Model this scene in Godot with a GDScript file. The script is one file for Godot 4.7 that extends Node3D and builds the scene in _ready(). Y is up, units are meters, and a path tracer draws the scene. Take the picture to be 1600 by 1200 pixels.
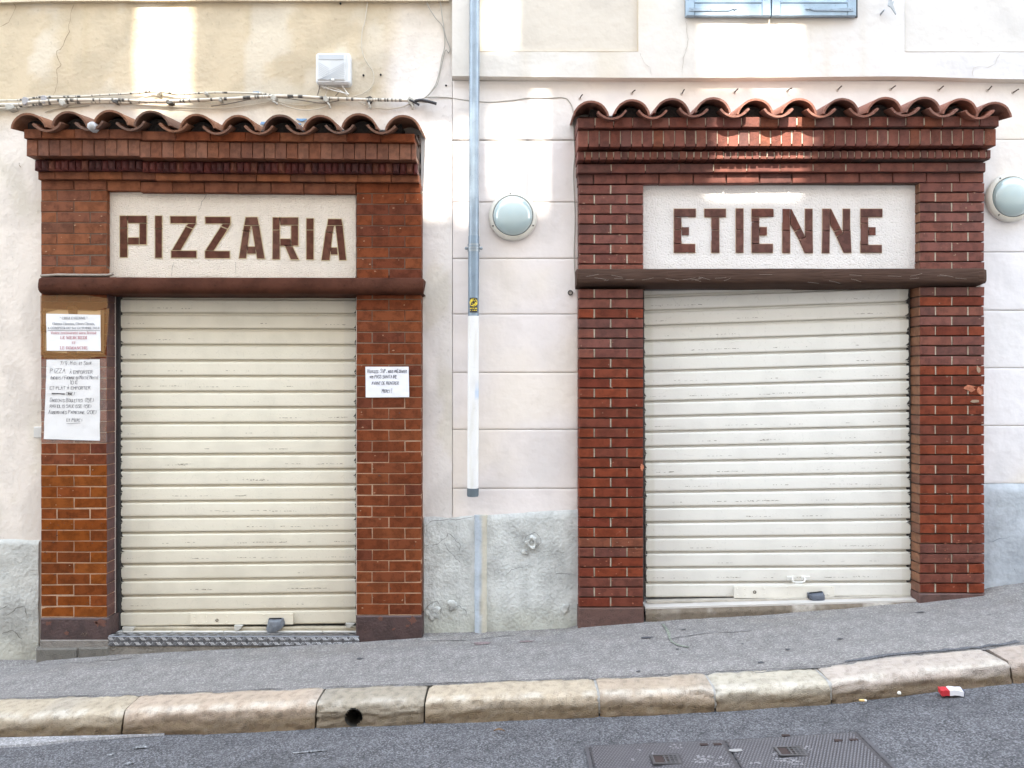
extends Node3D
# A small closed pizza shop: two brick shopfronts on a sloping street, seen straight on.
# Survey helpers: X() and Y() turn a point measured on the photograph into metres at the true depth z of the surface it lies on.
const F := 1200.0
const CY := 1.636
const CZ := 5.1
var rng := RandomNumberGenerator.new()
var org := {}          # node -> world position of its origin
var used := {}         # names taken at top level
var mats := {}
var texs := {}
var boxes := {}
var wob := FastNoiseLite.new()

func X(px: float, z := 0.0) -> float: return (px - 800.0) / F * (CZ - z)
func Y(py: float, z := 0.0) -> float: return CY - (py - 600.0) / F * (CZ - z)
func P(px: float, py: float, z := 0.0) -> Vector3: return Vector3(X(px, z), Y(py, z), z)
func rr(a: float, b: float) -> float: return rng.randf_range(a, b)

# ---------------------------------------------------------------- mesh builder
class MB:
	var v := PackedVector3Array()
	var n := PackedVector3Array()
	var c := PackedColorArray()
	var u := PackedVector2Array()
	var col := Color.WHITE
	func tri(a: Vector3, b: Vector3, d: Vector3) -> void:   # a, b, d counter-clockwise seen from outside
		var k := (b - a).cross(d - a)
		if k.length_squared() < 1e-18: return
		k = k.normalized()
		for p in [a, d, b]:
			v.append(p); n.append(k); c.append(col); u.append(Vector2(p.x, p.y))
	func quad(a: Vector3, b: Vector3, d: Vector3, e: Vector3) -> void:
		tri(a, b, d); tri(a, d, e)
	func sm(a: Vector3, b: Vector3, d: Vector3, na: Vector3, nb: Vector3, nd: Vector3, ca: Color, cb: Color, cd: Color) -> void:
		v.append(a); v.append(d); v.append(b); n.append(na); n.append(nd); n.append(nb); c.append(ca); c.append(cd); c.append(cb)
		u.append(Vector2(a.x, a.y)); u.append(Vector2(d.x, d.y)); u.append(Vector2(b.x, b.y))
	func box(lo: Vector3, hi: Vector3, bev := 0.0, back := true) -> void:
		if bev <= 0.0:
			var p := []
			for i in 8: p.append(Vector3(hi.x if i & 1 else lo.x, hi.y if i & 2 else lo.y, hi.z if i & 4 else lo.z))
			quad(p[4], p[5], p[7], p[6])
			if back: quad(p[1], p[0], p[2], p[3])
			quad(p[5], p[1], p[3], p[7]); quad(p[0], p[4], p[6], p[2]); quad(p[6], p[7], p[3], p[2]); quad(p[0], p[1], p[5], p[4])
			return
		# front face with a chamfer round it, plain sides
		var a := [Vector3(lo.x, lo.y, hi.z - bev), Vector3(hi.x, lo.y, hi.z - bev), Vector3(hi.x, hi.y, hi.z - bev), Vector3(lo.x, hi.y, hi.z - bev)]
		var f := [Vector3(lo.x + bev, lo.y + bev, hi.z), Vector3(hi.x - bev, lo.y + bev, hi.z), Vector3(hi.x - bev, hi.y - bev, hi.z), Vector3(lo.x + bev, hi.y - bev, hi.z)]
		quad(f[0], f[1], f[2], f[3])
		for i in 4:
			var j := (i + 1) % 4
			quad(a[i], a[j], f[j], f[i])
			var bi := Vector3(a[i].x, a[i].y, lo.z)
			var bj := Vector3(a[j].x, a[j].y, lo.z)
			quad(bi, bj, a[j], a[i])
		if back: quad(Vector3(hi.x, lo.y, lo.z), Vector3(lo.x, lo.y, lo.z), Vector3(lo.x, hi.y, lo.z), Vector3(hi.x, hi.y, lo.z))
	func grid(p: Array, nu: int, nv: int, cc := PackedColorArray()) -> void:   # p[j * nu + i]; u to the right, v upwards when seen from outside
		var nn := PackedVector3Array()
		nn.resize(p.size())
		for j in nv:
			for i in nu:
				var du: Vector3 = p[j * nu + mini(i + 1, nu - 1)] - p[j * nu + maxi(i - 1, 0)]
				var dv: Vector3 = p[mini(j + 1, nv - 1) * nu + i] - p[maxi(j - 1, 0) * nu + i]
				nn[j * nu + i] = du.cross(dv).normalized()
				if nn[j * nu + i].length_squared() < .5 and j > 0: nn[j * nu + i] = nn[(j - 1) * nu + i]
		for j in nv - 1:
			for i in nu - 1:
				cell(p, nn, cc, j * nu + i, j * nu + i + 1, (j + 1) * nu + i + 1, (j + 1) * nu + i)
	func cell(p: Array, nn: PackedVector3Array, cc: PackedColorArray, a: int, b: int, d: int, e: int) -> void:
		var k := cc.size() > 0
		sm(p[a], p[b], p[d], nn[a], nn[b], nn[d], cc[a] if k else col, cc[b] if k else col, cc[d] if k else col)
		sm(p[a], p[d], p[e], nn[a], nn[d], nn[e], cc[a] if k else col, cc[d] if k else col, cc[e] if k else col)
	func tube(pts: Array, r: float, sides := 8, cols := PackedColorArray(), radii := []) -> void:
		var rings := []
		var side := Vector3.ZERO
		for i in pts.size():
			var d: Vector3 = (pts[mini(i + 1, pts.size() - 1)] - pts[maxi(i - 1, 0)]).normalized()
			if side == Vector3.ZERO: side = d.cross(Vector3.UP if absf(d.y) < 0.9 else Vector3.RIGHT).normalized()
			side = (side - d * side.dot(d)).normalized()
			var up := d.cross(side)
			var rad: float = r if radii.is_empty() else radii[i]
			var ring := []
			for k in sides:
				var q := TAU * k / sides
				var o := side * cos(q) + up * sin(q)
				ring.append([pts[i] + o * rad, o])
			rings.append(ring)
		for i in pts.size() - 1:
			var c0 := cols[i] if cols.size() else col
			var c1 := cols[i + 1] if cols.size() else col
			for k in sides:
				var m := (k + 1) % sides
				var a = rings[i][k]; var b = rings[i][m]; var d = rings[i + 1][m]; var e = rings[i + 1][k]
				sm(a[0], b[0], d[0], a[1], b[1], d[1], c0, c0, c1)
				sm(a[0], d[0], e[0], a[1], d[1], e[1], c0, c1, c1)
		for k in range(1, sides - 1):
			tri(rings[0][0][0], rings[0][k + 1][0], rings[0][k][0])
			var l: Array = rings[-1]
			tri(l[0][0], l[k][0], l[k + 1][0])
	func lathe(at: Vector3, axis: Vector3, side: Vector3, prof: Array, seg := 40) -> void:   # prof: [radius, height along axis] from the wall outwards
		var w := axis.cross(side)
		var p := []
		for j in prof.size():
			for i in seg + 1:
				var q := TAU * i / seg
				p.append(at + axis * float(prof[j][1]) + (side * cos(q) + w * sin(q)) * float(prof[j][0]))
		grid(p, seg + 1, prof.size())
		for i in n.size():
			if v[i].distance_squared_to(at + axis * float(prof[-1][1])) < 1e-9: n[i] = axis
	func prism(poly: PackedVector2Array, z0: float, z1: float, bev := 0.0) -> void:   # outline in x, y; front towards +z
		var q := poly
		if Geometry2D.is_polygon_clockwise(q): q.reverse()
		var f := q
		if bev > 0.0:
			var off := Geometry2D.offset_polygon(q, -bev, Geometry2D.JOIN_MITER)
			if off.size() == 1 and off[0].size() == q.size():
				f = off[0]
				if Geometry2D.is_polygon_clockwise(f): f.reverse()
				var best := 0
				for i in f.size():
					if f[i].distance_squared_to(q[0]) < f[best].distance_squared_to(q[0]): best = i
				var t := PackedVector2Array()
				for i in f.size(): t.append(f[(best + i) % f.size()])
				f = t
			else: bev = 0.0
		var ix := Geometry2D.triangulate_polygon(f)
		for i in range(0, ix.size(), 3):
			var a := f[ix[i]]; var b := f[ix[i + 1]]; var d := f[ix[i + 2]]
			if (b - a).cross(d - a) < 0.0:
				var t := b; b = d; d = t
			tri(Vector3(a.x, a.y, z1), Vector3(b.x, b.y, z1), Vector3(d.x, d.y, z1))
		for i in q.size():
			var j := (i + 1) % q.size()
			var a := Vector3(q[i].x, q[i].y, z1 - bev); var b := Vector3(q[j].x, q[j].y, z1 - bev)
			quad(Vector3(a.x, a.y, z0), Vector3(b.x, b.y, z0), b, a)
			if bev > 0.0: quad(a, b, Vector3(f[j].x, f[j].y, z1), Vector3(f[i].x, f[i].y, z1))
	func ribbon(pts: Array, w: float, facing := Vector3.BACK, widths := []) -> void:   # a thin strip lying on a surface
		for i in pts.size() - 1:
			var d: Vector3 = (pts[i + 1] - pts[i])
			var s := facing.cross(d).normalized() * 0.5
			var e := d.normalized() * w * 0.3
			var w0: float = w if widths.is_empty() else widths[i]
			var w1: float = w if widths.is_empty() else widths[i + 1]
			quad(pts[i] - s * w0 - e, pts[i + 1] - s * w1 + e, pts[i + 1] + s * w1 + e, pts[i] + s * w0 - e)
	func mesh(at := Vector3.ZERO) -> ArrayMesh:
		var arr := []
		arr.resize(Mesh.ARRAY_MAX)
		if at != Vector3.ZERO:
			for i in v.size(): v[i] -= at
		arr[Mesh.ARRAY_VERTEX] = v; arr[Mesh.ARRAY_NORMAL] = n; arr[Mesh.ARRAY_COLOR] = c; arr[Mesh.ARRAY_TEX_UV] = u
		var m := ArrayMesh.new()
		m.add_surface_from_arrays(Mesh.PRIMITIVE_TRIANGLES, arr)
		return m

# ---------------------------------------------------------------- things and parts
func numbered(called: String) -> String:
	used[called] = used.get(called, -1) + 1
	return called if used[called] == 0 else "%s_%03d" % [called, used[called]]

func tag(o: Node3D, label: String, category := "", group := "", kind := "") -> void:
	if label: o.set_meta("label", label)
	if category: o.set_meta("category", category)
	if group: o.set_meta("group", group)
	if kind: o.set_meta("kind", kind)

func thing(called: String, label: String, category: String, at := Vector3.ZERO, group := "") -> Node3D:
	var o := Node3D.new()
	o.name = numbered(called); o.position = at; org[o] = at
	add_child(o); tag(o, label, category, group)
	return o

func part(root: Node3D, called: String, b: MB, m: Material, kind := "", label := "") -> MeshInstance3D:   # b in world metres
	var o := MeshInstance3D.new()
	o.name = called; o.mesh = b.mesh(org[root]); o.material_override = m; org[o] = org[root]
	root.add_child(o, true); tag(o, label, "", "", kind)
	return o

func solo(called: String, b: MB, m: Material, at: Vector3, label: String, category: String, group := "") -> MeshInstance3D:
	var o := MeshInstance3D.new()
	o.name = numbered(called); o.mesh = b.mesh(at); o.position = at; o.material_override = m; org[o] = at
	add_child(o); tag(o, label, category, group)
	return o

func struct(called: String, b: MB, m: Material) -> MeshInstance3D:
	var o := MeshInstance3D.new()
	o.name = numbered(called); o.mesh = b.mesh(); o.material_override = m; org[o] = Vector3.ZERO
	add_child(o); tag(o, "", "", "", "structure")
	return o

func copy(o: Node3D, called: String, at: Vector3, label: String, group: String) -> Node3D:
	var r: Node3D = o.duplicate()
	r.name = numbered(called); r.position = at; add_child(r)
	tag(r, label, "", group)
	return r

# ---------------------------------------------------------------- textures and materials
func noise(freq: float, kind := FastNoiseLite.TYPE_SIMPLEX_SMOOTH, oct := 4, sd := 1, ret := FastNoiseLite.RETURN_CELL_VALUE, fractal := FastNoiseLite.FRACTAL_FBM) -> PackedByteArray:
	var f := FastNoiseLite.new()
	f.noise_type = kind; f.frequency = freq; f.fractal_octaves = oct; f.seed = sd
	f.fractal_type = fractal if oct > 1 else FastNoiseLite.FRACTAL_NONE
	f.cellular_return_type = ret
	return f.get_seamless_image(512, 512, false, false, 0.15).get_data()

func tex(key: String) -> Array:
	if texs.has(key): return texs[key]
	var a := PackedByteArray(); var h := PackedByteArray()
	a.resize(512 * 512); h.resize(512 * 512)
	var lut := PackedByteArray()
	for i in 512: lut.append(int(clampf(Color(i / 256.0, 0, 0).linear_to_srgb().r, 0, 1) * 255))
	var n1: PackedByteArray; var n2: PackedByteArray; var n3: PackedByteArray
	match key:
		"plaster": n1 = noise(0.006, 3, 5, 3); n2 = noise(0.05, 3, 4, 4); n3 = noise(0.02, 3, 3, 5, 0, FastNoiseLite.FRACTAL_RIDGED)
		"rough": n1 = noise(0.008, 3, 5, 13); n2 = noise(0.08, 3, 3, 14); n3 = noise(0.03, 3, 3, 15, 0, FastNoiseLite.FRACTAL_RIDGED)
		"cement": n1 = noise(0.01, 3, 5, 23); n2 = noise(0.06, 3, 4, 24); n3 = noise(0.015, 3, 4, 25, 0, FastNoiseLite.FRACTAL_RIDGED)
		"brick": n1 = noise(0.010, 3, 5, 33); n2 = noise(0.07, 3, 4, 34); n3 = noise(0.035, 3, 3, 35)
		"asphalt": n1 = noise(0.17, FastNoiseLite.TYPE_CELLULAR, 1, 43); n2 = noise(0.26, FastNoiseLite.TYPE_CELLULAR, 1, 44); n3 = noise(0.01, 3, 4, 45)
		"pave": n1 = noise(0.13, FastNoiseLite.TYPE_CELLULAR, 1, 53); n2 = noise(0.25, 3, 3, 54); n3 = noise(0.008, 3, 5, 55)
		"stone": n1 = noise(0.015, 3, 5, 63); n2 = noise(0.035, FastNoiseLite.TYPE_CELLULAR, 2, 64, FastNoiseLite.RETURN_DISTANCE); n3 = noise(0.1, 3, 3, 65)
		"paint": n1 = noise(0.006, 3, 4, 73); n2 = noise(0.12, 3, 3, 74); n3 = noise(0.02, 3, 3, 75, 0, FastNoiseLite.FRACTAL_RIDGED)
		"stipple": n1 = noise(0.01, 3, 3, 83); n2 = noise(0.045, 3, 2, 84); n3 = noise(0.09, 3, 2, 85)
		"wood": n1 = noise(0.01, 3, 4, 93); n2 = noise(0.03, 3, 4, 94); n3 = noise(0.1, 3, 2, 95)
		_: n1 = noise(0.01, 3, 5, 103); n2 = noise(0.07, 3, 4, 104); n3 = noise(0.03, 3, 3, 105)
	for i in 512 * 512:
		var p := n1[i] / 255.0; var q := n2[i] / 255.0; var r := n3[i] / 255.0
		var al := 1.0; var hh := 0.5
		match key:
			"plaster":
				al = 0.9 + 0.1 * smoothstep(0.2, 0.6, p) - 0.10 * smoothstep(0.72, 0.95, q) * p
				hh = 0.55 * q + 0.25 * r + 0.2 * p
			"rough":
				al = 0.86 + 0.14 * smoothstep(0.25, 0.6, p) - 0.16 * smoothstep(0.7, 0.95, q)
				hh = 0.6 * q + 0.4 * r * p
			"cement":
				al = 0.82 + 0.18 * smoothstep(0.2, 0.7, p) + .16 * (q - .5) - 0.2 * smoothstep(0.7, 0.95, r) * q
				hh = 0.55 * q + 0.12 * r + 0.33 * p
			"brick":
				al = 0.70 + 0.34 * smoothstep(0.2, 0.75, p) - 0.28 * smoothstep(0.66, 0.9, q) + 0.2 * (r - 0.5)
				hh = 0.5 * q + 0.5 * r
			"asphalt":
				al = 0.22 + 0.7 * p * p + 0.7 * smoothstep(0.88, 1.0, q) * q + 0.22 * (r - 0.5)
				hh = 0.6 * p + 0.4 * q
			"pave":
				al = 0.48 + 0.55 * p * p * p + 0.6 * (q - 0.5) + 0.2 * (r - 0.5)
				hh = 0.5 * p + 0.5 * q
			"stone":
				var pit := smoothstep(0.05, 0.19, q)
				al = (0.74 + 0.34 * smoothstep(0.15, 0.75, p)) * (0.66 + 0.34 * pit) + 0.5 * (r - 0.5)
				hh = 0.4 * pit + 0.25 * p + 0.35 * r
			"paint":
				al = 0.93 + 0.07 * smoothstep(0.2, 0.6, p) - 0.10 * smoothstep(0.86, 0.97, r)
				hh = 0.6 * q + 0.4 * p
			"stipple":
				al = 0.95 + 0.05 * p - 0.22 * smoothstep(0.72, 0.9, q) * smoothstep(0.4, 0.7, r)
				hh = 0.75 * (1.0 - smoothstep(0.45, 0.85, q)) + 0.25 * r
			"wood":
				var x := i % 512; var y := i / 512
				var k := ((y * 6) % 512) * 512 + x / 2
				var g := n2[k] / 255.0
				al = 0.62 + 0.3 * g + 0.25 * p + 0.5 * smoothstep(0.82, 0.95, g)
				hh = g
			_:
				al = 0.7 + 0.34 * p - 0.2 * smoothstep(0.65, 0.9, q)
				hh = 0.6 * q + 0.4 * r
		a[i] = lut[int(clampf(al, 0.0, 1.0) * 255.0)]
		h[i] = int(clampf(hh, 0.0, 1.0) * 255.0)
	texs[key] = [ImageTexture.create_from_image(Image.create_from_data(512, 512, false, Image.FORMAT_L8, a)), ImageTexture.create_from_image(Image.create_from_data(512, 512, false, Image.FORMAT_L8, h))]
	return texs[key]

func mat(key: String, lin: Color, rough := 0.8, texture := "", scale := 1.0, relief := 0.0, vc := false, metal := 0.0, spec := 0.5) -> StandardMaterial3D:
	if mats.has(key): return mats[key]
	var m := StandardMaterial3D.new()
	m.resource_name = key
	m.albedo_color = lin.linear_to_srgb(); m.roughness = rough; m.metallic = metal; m.metallic_specular = spec
	m.vertex_color_use_as_albedo = vc
	if texture:
		m.uv1_triplanar = true; m.uv1_world_triplanar = true; m.uv1_scale = Vector3.ONE * scale
		m.albedo_texture = tex(texture)[0]
		if relief > 0.0:
			m.heightmap_enabled = true; m.heightmap_texture = tex(texture)[1]; m.heightmap_scale = relief
	mats[key] = m
	return m

func tones(key: String, list: Array, rough: float, texture: String, scale: float, relief: float, spec := 0.5) -> Array:
	var out := []
	for i in list.size(): out.append(mat("%s_%d" % [key, i], list[i], rough, texture, scale, relief, false, 0.0, spec))
	return out

func pick(a: Array) -> Variant: return a[rng.randi() % a.size()]

# ---------------------------------------------------------------- ground heights
func along(t: Array, x: float) -> float:
	if x <= t[0][0]: return t[0][1] + (x - t[0][0]) * 0.05
	for i in range(1, t.size()):
		if x <= t[i][0]: return lerpf(t[i - 1][1], t[i][1], (x - t[i - 1][0]) / (t[i][0] - t[i - 1][0]))
	return t[-1][1] + (x - t[-1][0]) * 0.085
var H_WALL := [[-3.4, -.19], [-3.12, -.19], [-3.04, -.155], [-2.62, -.125], [-1.65, -.078], [-.99, -.04], [-.58, -.014], [-.25, -.004], [0.0, .004], [.38, .02], [.45, .052], [.87, .087], [1.656, .133], [2.65, .211], [3.07, .26], [3.16, .29], [3.4, .323]]
var H_BACK := [[-2.897, -.149], [-2.096, -.105], [-1.06, -.043], [-.473, -.012], [.467, .044], [1.047, .084], [1.668, .131], [2.032, .193], [2.49, .243], [2.685, .274]]
var H_TOP := [[-2.744, -.151], [-2.073, -.107], [-1.346, -.056], [-1.038, -.039], [-.432, -.004], [.426, .045], [1.04, .079], [1.58, .13], [2.081, .195], [2.482, .249], [2.543, .259]]
var H_BASE := [[-2.737, -.253], [-2.103, -.223], [-1.342, -.183], [-1.019, -.154], [-.464, -.117], [.425, -.062], [1.038, -.018], [1.608, .035], [2.076, .103], [2.537, .165]]
func kerb_z(x: float) -> float: return .92 + .057 * clampf(x, -4.5, 4.5)
func pave_y(x: float, z: float) -> float:
	return lerpf(along(H_WALL, x), along(H_BACK, x), smoothstep(.08, kerb_z(x), z)) + .004 * wob.get_noise_2d(x * 30, z * 30 + 90)
func road_y(x: float, _z := 0.0) -> float: return along(H_BASE, x)

# ---------------------------------------------------------------- main
func _ready() -> void:
	rng.seed = 7
	wob.seed = 5; wob.frequency = 0.05
	var cam := Camera3D.new()
	cam.name = "camera"; cam.position = Vector3(0, CY, CZ); cam.fov = 53.13; cam.near = 0.05; cam.far = 500.0
	add_child(cam)
	var sky := ProceduralSkyMaterial.new()
	sky.sky_top_color = Color(0.70, 0.755, 0.82); sky.sky_horizon_color = Color(0.92, 0.91, 0.90); sky.sky_curve = 0.25
	sky.ground_bottom_color = Color(0.3, 0.29, 0.28); sky.ground_horizon_color = Color(0.6, 0.6, 0.6)
	sky.sun_angle_max = 1.0
	var env := Environment.new()
	env.background_mode = Environment.BG_SKY
	env.sky = Sky.new(); env.sky.sky_material = sky
	env.background_energy_multiplier = 1.0
	env.tonemap_mode = Environment.TONE_MAPPER_LINEAR
	env.tonemap_exposure = 9.4
	env.sdfgi_enabled = true; env.ssao_enabled = true; env.ssil_enabled = true
	var we := WorldEnvironment.new()
	we.name = "sky"; we.environment = env
	add_child(we)
	var sun := DirectionalLight3D.new()
	sun.name = "sun"; sun.light_energy = 0.6; sun.light_color = Color(1.0, 0.97, 0.92); sun.light_angular_distance = 0.7; sun.shadow_enabled = true
	sun.rotation_degrees = Vector3(-SUN_EL, SUN_AZ, 0)
	add_child(sun)
	build_ground()
	build_opposite()
	build_left_building()
	build_right_building()
	build_left_portal()
	build_right_portal()
	build_left_shutter()
	build_right_shutter()
	build_pipe_and_lamps()
	build_cables()
	build_papers()
	build_street_bits()

const SUN_EL := 44.0
const SUN_AZ := 4.0

func breaks(stops: Array, steps: Array) -> Array:
	var o := [stops[0]]
	for i in range(1, stops.size()):
		var n := maxi(1, int(ceil((stops[i] - stops[i - 1]) / steps[i - 1] - 1e-6)))
		for k in range(1, n + 1): o.append(lerpf(stops[i - 1], stops[i], float(k) / n))
	return o

# ---------------------------------------------------------------- ground, road, kerb
func build_ground() -> void:
	var g := MB.new()
	var gp := []
	for z in [-200.0, 200.0]:
		for x in [-200.0, 200.0]: gp.append(Vector3(x, -2.6, z))
	g.quad(gp[2], gp[3], gp[1], gp[0])
	struct("ground", g, mat("ground", Color(.1, .1, .1), .95, "pave", .3))
	var xs := breaks([-14.0, -3.6, 3.6, 14.0], [.8, .045, .8])
	# pavement: worn grey asphalt between the house fronts and the kerb
	var b := MB.new(); var p := []; var cc := PackedColorArray()
	var nv := 26
	for j in nv:
		for x in xs:
			var z := lerpf(kerb_z(x) + .012, -.12, float(j) / (nv - 1))
			p.append(Vector3(x, pave_y(x, z), z))
			var k := 1.0 + .10 * wob.get_noise_2d(x * 26, z * 70) + .05 * wob.get_noise_2d(x * 90, z * 160 + 40)
			var warm := smoothstep(.5, .1, z) * .10
			cc.append(Color(k * (1.0 + warm * .6), k * (1.0 + warm * .3), k * 1.0))
	b.grid(p, xs.size(), nv, cc)
	struct("pavement", b, mat("pavement", Color(.33, .308, .296), .9, "pave", 2.2, .35, true))
	var pavement: Node3D = get_node("pavement")
	b = MB.new()
	pts_line(b, -4.5, 4.5, .004, .010, 11.0)
	part(pavement, "kerb_gap", b, mat("tar", Color(.045, .043, .045), .85, "pave", 4.0, .3))
	for q in [[1320, 1034, 1400, 1022, 1470, 1017, 1540, 1010, 1600, 1002], [1180, 1052, 1240, 1046, 1290, 1043], [60, 1040, 140, 1034, 220, 1028], [1040, 1000, 1100, 990, 1190, 985], [660, 1003, 730, 1000, 820, 992]]:
		var cb := MB.new(); var pts := []; var ws := []
		for i in range(0, q.size() - 2, 2):
			for k in 6: pts.append(on_ground(lerpf(q[i], q[i + 2], k / 6.0), lerpf(q[i + 1], q[i + 3], k / 6.0) + wob.get_noise_1d(q[i] + k * 40) * 3.0, false) + Vector3(0, .0042, 0)); ws.append(rr(.003, .009) if q[0] != 1320 else rr(.018, .035))
		cb.ribbon(pts, .006, Vector3.UP, ws)
		part(pavement, "crack" if q[0] != 1320 else "tar_strip", cb, mat("pave_crack", Color(.11, .105, .105), .9) if q[0] != 1320 else mat("tar_strip", Color(.16, .16, .175), .9, "pave", 3.0, .3))
	# road
	b = MB.new(); p = []; cc = PackedColorArray()
	var zs := breaks([0.0, 1.3, 6.5], [.09, .6])
	for j in range(zs.size() - 1, -1, -1):
		for x in xs:
			var z: float = kerb_z(x) + .16 + zs[j]
			p.append(Vector3(x, road_y(x, z) - .012 * smoothstep(.3, 0.0, zs[j]) + .004 * wob.get_noise_2d(x * 40, z * 40), z))
			var k := 1.0 + .2 * wob.get_noise_2d(x * 14 + 500, z * 26) - .22 * smoothstep(.2, .5, wob.get_noise_2d(x * 34 + 90, z * 34))
			cc.append(Color(k, k, k))
	b.grid(p, xs.size(), zs.size(), cc)
	struct("road", b, mat("road", Color(.20, .196, .212), .9, "asphalt", 1.7, .6, true))
	# a paler strip of cement in the gutter at the left
	b = MB.new()
	var top := []; var low := []
	for i in 26:
		var x := lerpf(-3.3, -1.83, i / 25.0)
		var zf := kerb_z(x) + .235
		var w := .11 * smoothstep(-1.8, -2.9, x) * (1.0 + .3 * wob.get_noise_1d(x * 60)) + .004
		top.append(Vector3(x, road_y(x) + .002, zf)); low.append(Vector3(x, road_y(x) + .0055, zf + w))
	for i in 25:
		b.quad(low[i], low[i + 1], top[i + 1], top[i])
		var dn := Vector3(0, -.012, .004)
		b.quad(low[i] + dn, low[i + 1] + dn, low[i + 1], low[i])
	solo("cement_patch", b, mat("gutter", Color(.43, .42, .43), .9, "pave", 2.0, .2), Vector3(-2.6, -.24, 1.1), "pale grey cement strip in the gutter at the foot of the left kerb stones", "road patch")
	# kerb: worn limestone blocks
	var kerb := Node3D.new(); kerb.name = "kerb"; add_child(kerb); org[kerb] = Vector3.ZERO
	tag(kerb, "", "", "", "structure")
	var joints := [-5.4, -4.2, -3.1, -2.073, -1.028, -.455, .449, 1.034, 1.612, 2.488, 3.4, 4.4, 5.4]
	var pale := [Color(.42, .35, .26), Color(.44, .345, .265), Color(.40, .345, .27), Color(.45, .37, .275), Color(.41, .325, .245), Color(.46, .41, .33), Color(.44, .375, .325), Color(.42, .33, .27)]
	var stone := mat("limestone", Color(1, 1, 1), .88, "stone", 3.3, 1.4, true)
	for x in [.449, 1.034, 1.612]:      # pale mortar left in three of the joints
		var jb := MB.new(); var jp := []
		for q in [[.21, .9], [.208, .5], [.205, .28], [.198, .16], [.185, .06], [.16, .02], [.08, .01], [.0, .01]]:
			for e in [-.009, .009]:
				var yt := lerpf(along(H_BACK, x), along(H_TOP, x), clampf(q[0] / .22, 0, 1)) + .003
				jp.append(Vector3(x + e + .004 * wob.get_noise_1d(q[0] * 900 + x * 500), lerpf(yt, along(H_BASE, x), q[1]) - .006, kerb_z(x) + q[0]))
		jb.grid(jp, 2, 8)
		part(kerb, "joint_mortar", jb, mat("kerb_mortar", Color(.40, .385, .36), .95, "cement", 6.0, .8))
	for s in joints.size() - 1:
		kerb_stone(kerb, joints[s] + .004, joints[s + 1] - .005, pale[(s + 6) % 8], stone, s == 4)

func pts_line(b: MB, x0: float, x1: float, w0: float, w1: float, rag: float) -> void:
	var pts := []; var ws := []
	for i in 181:
		var x := lerpf(x0, x1, i / 180.0)
		var z := kerb_z(x) - .002 + .004 * wob.get_noise_1d(x * rag * 9)
		pts.append(Vector3(x, maxf(pave_y(x, z), along(H_BACK, x)) + .0055, z)); ws.append(rr(w0, w1) * clampf(.7 + wob.get_noise_1d(x * 60), .1, 1.3))
	b.ribbon(pts, w1, Vector3.UP, ws)

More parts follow.
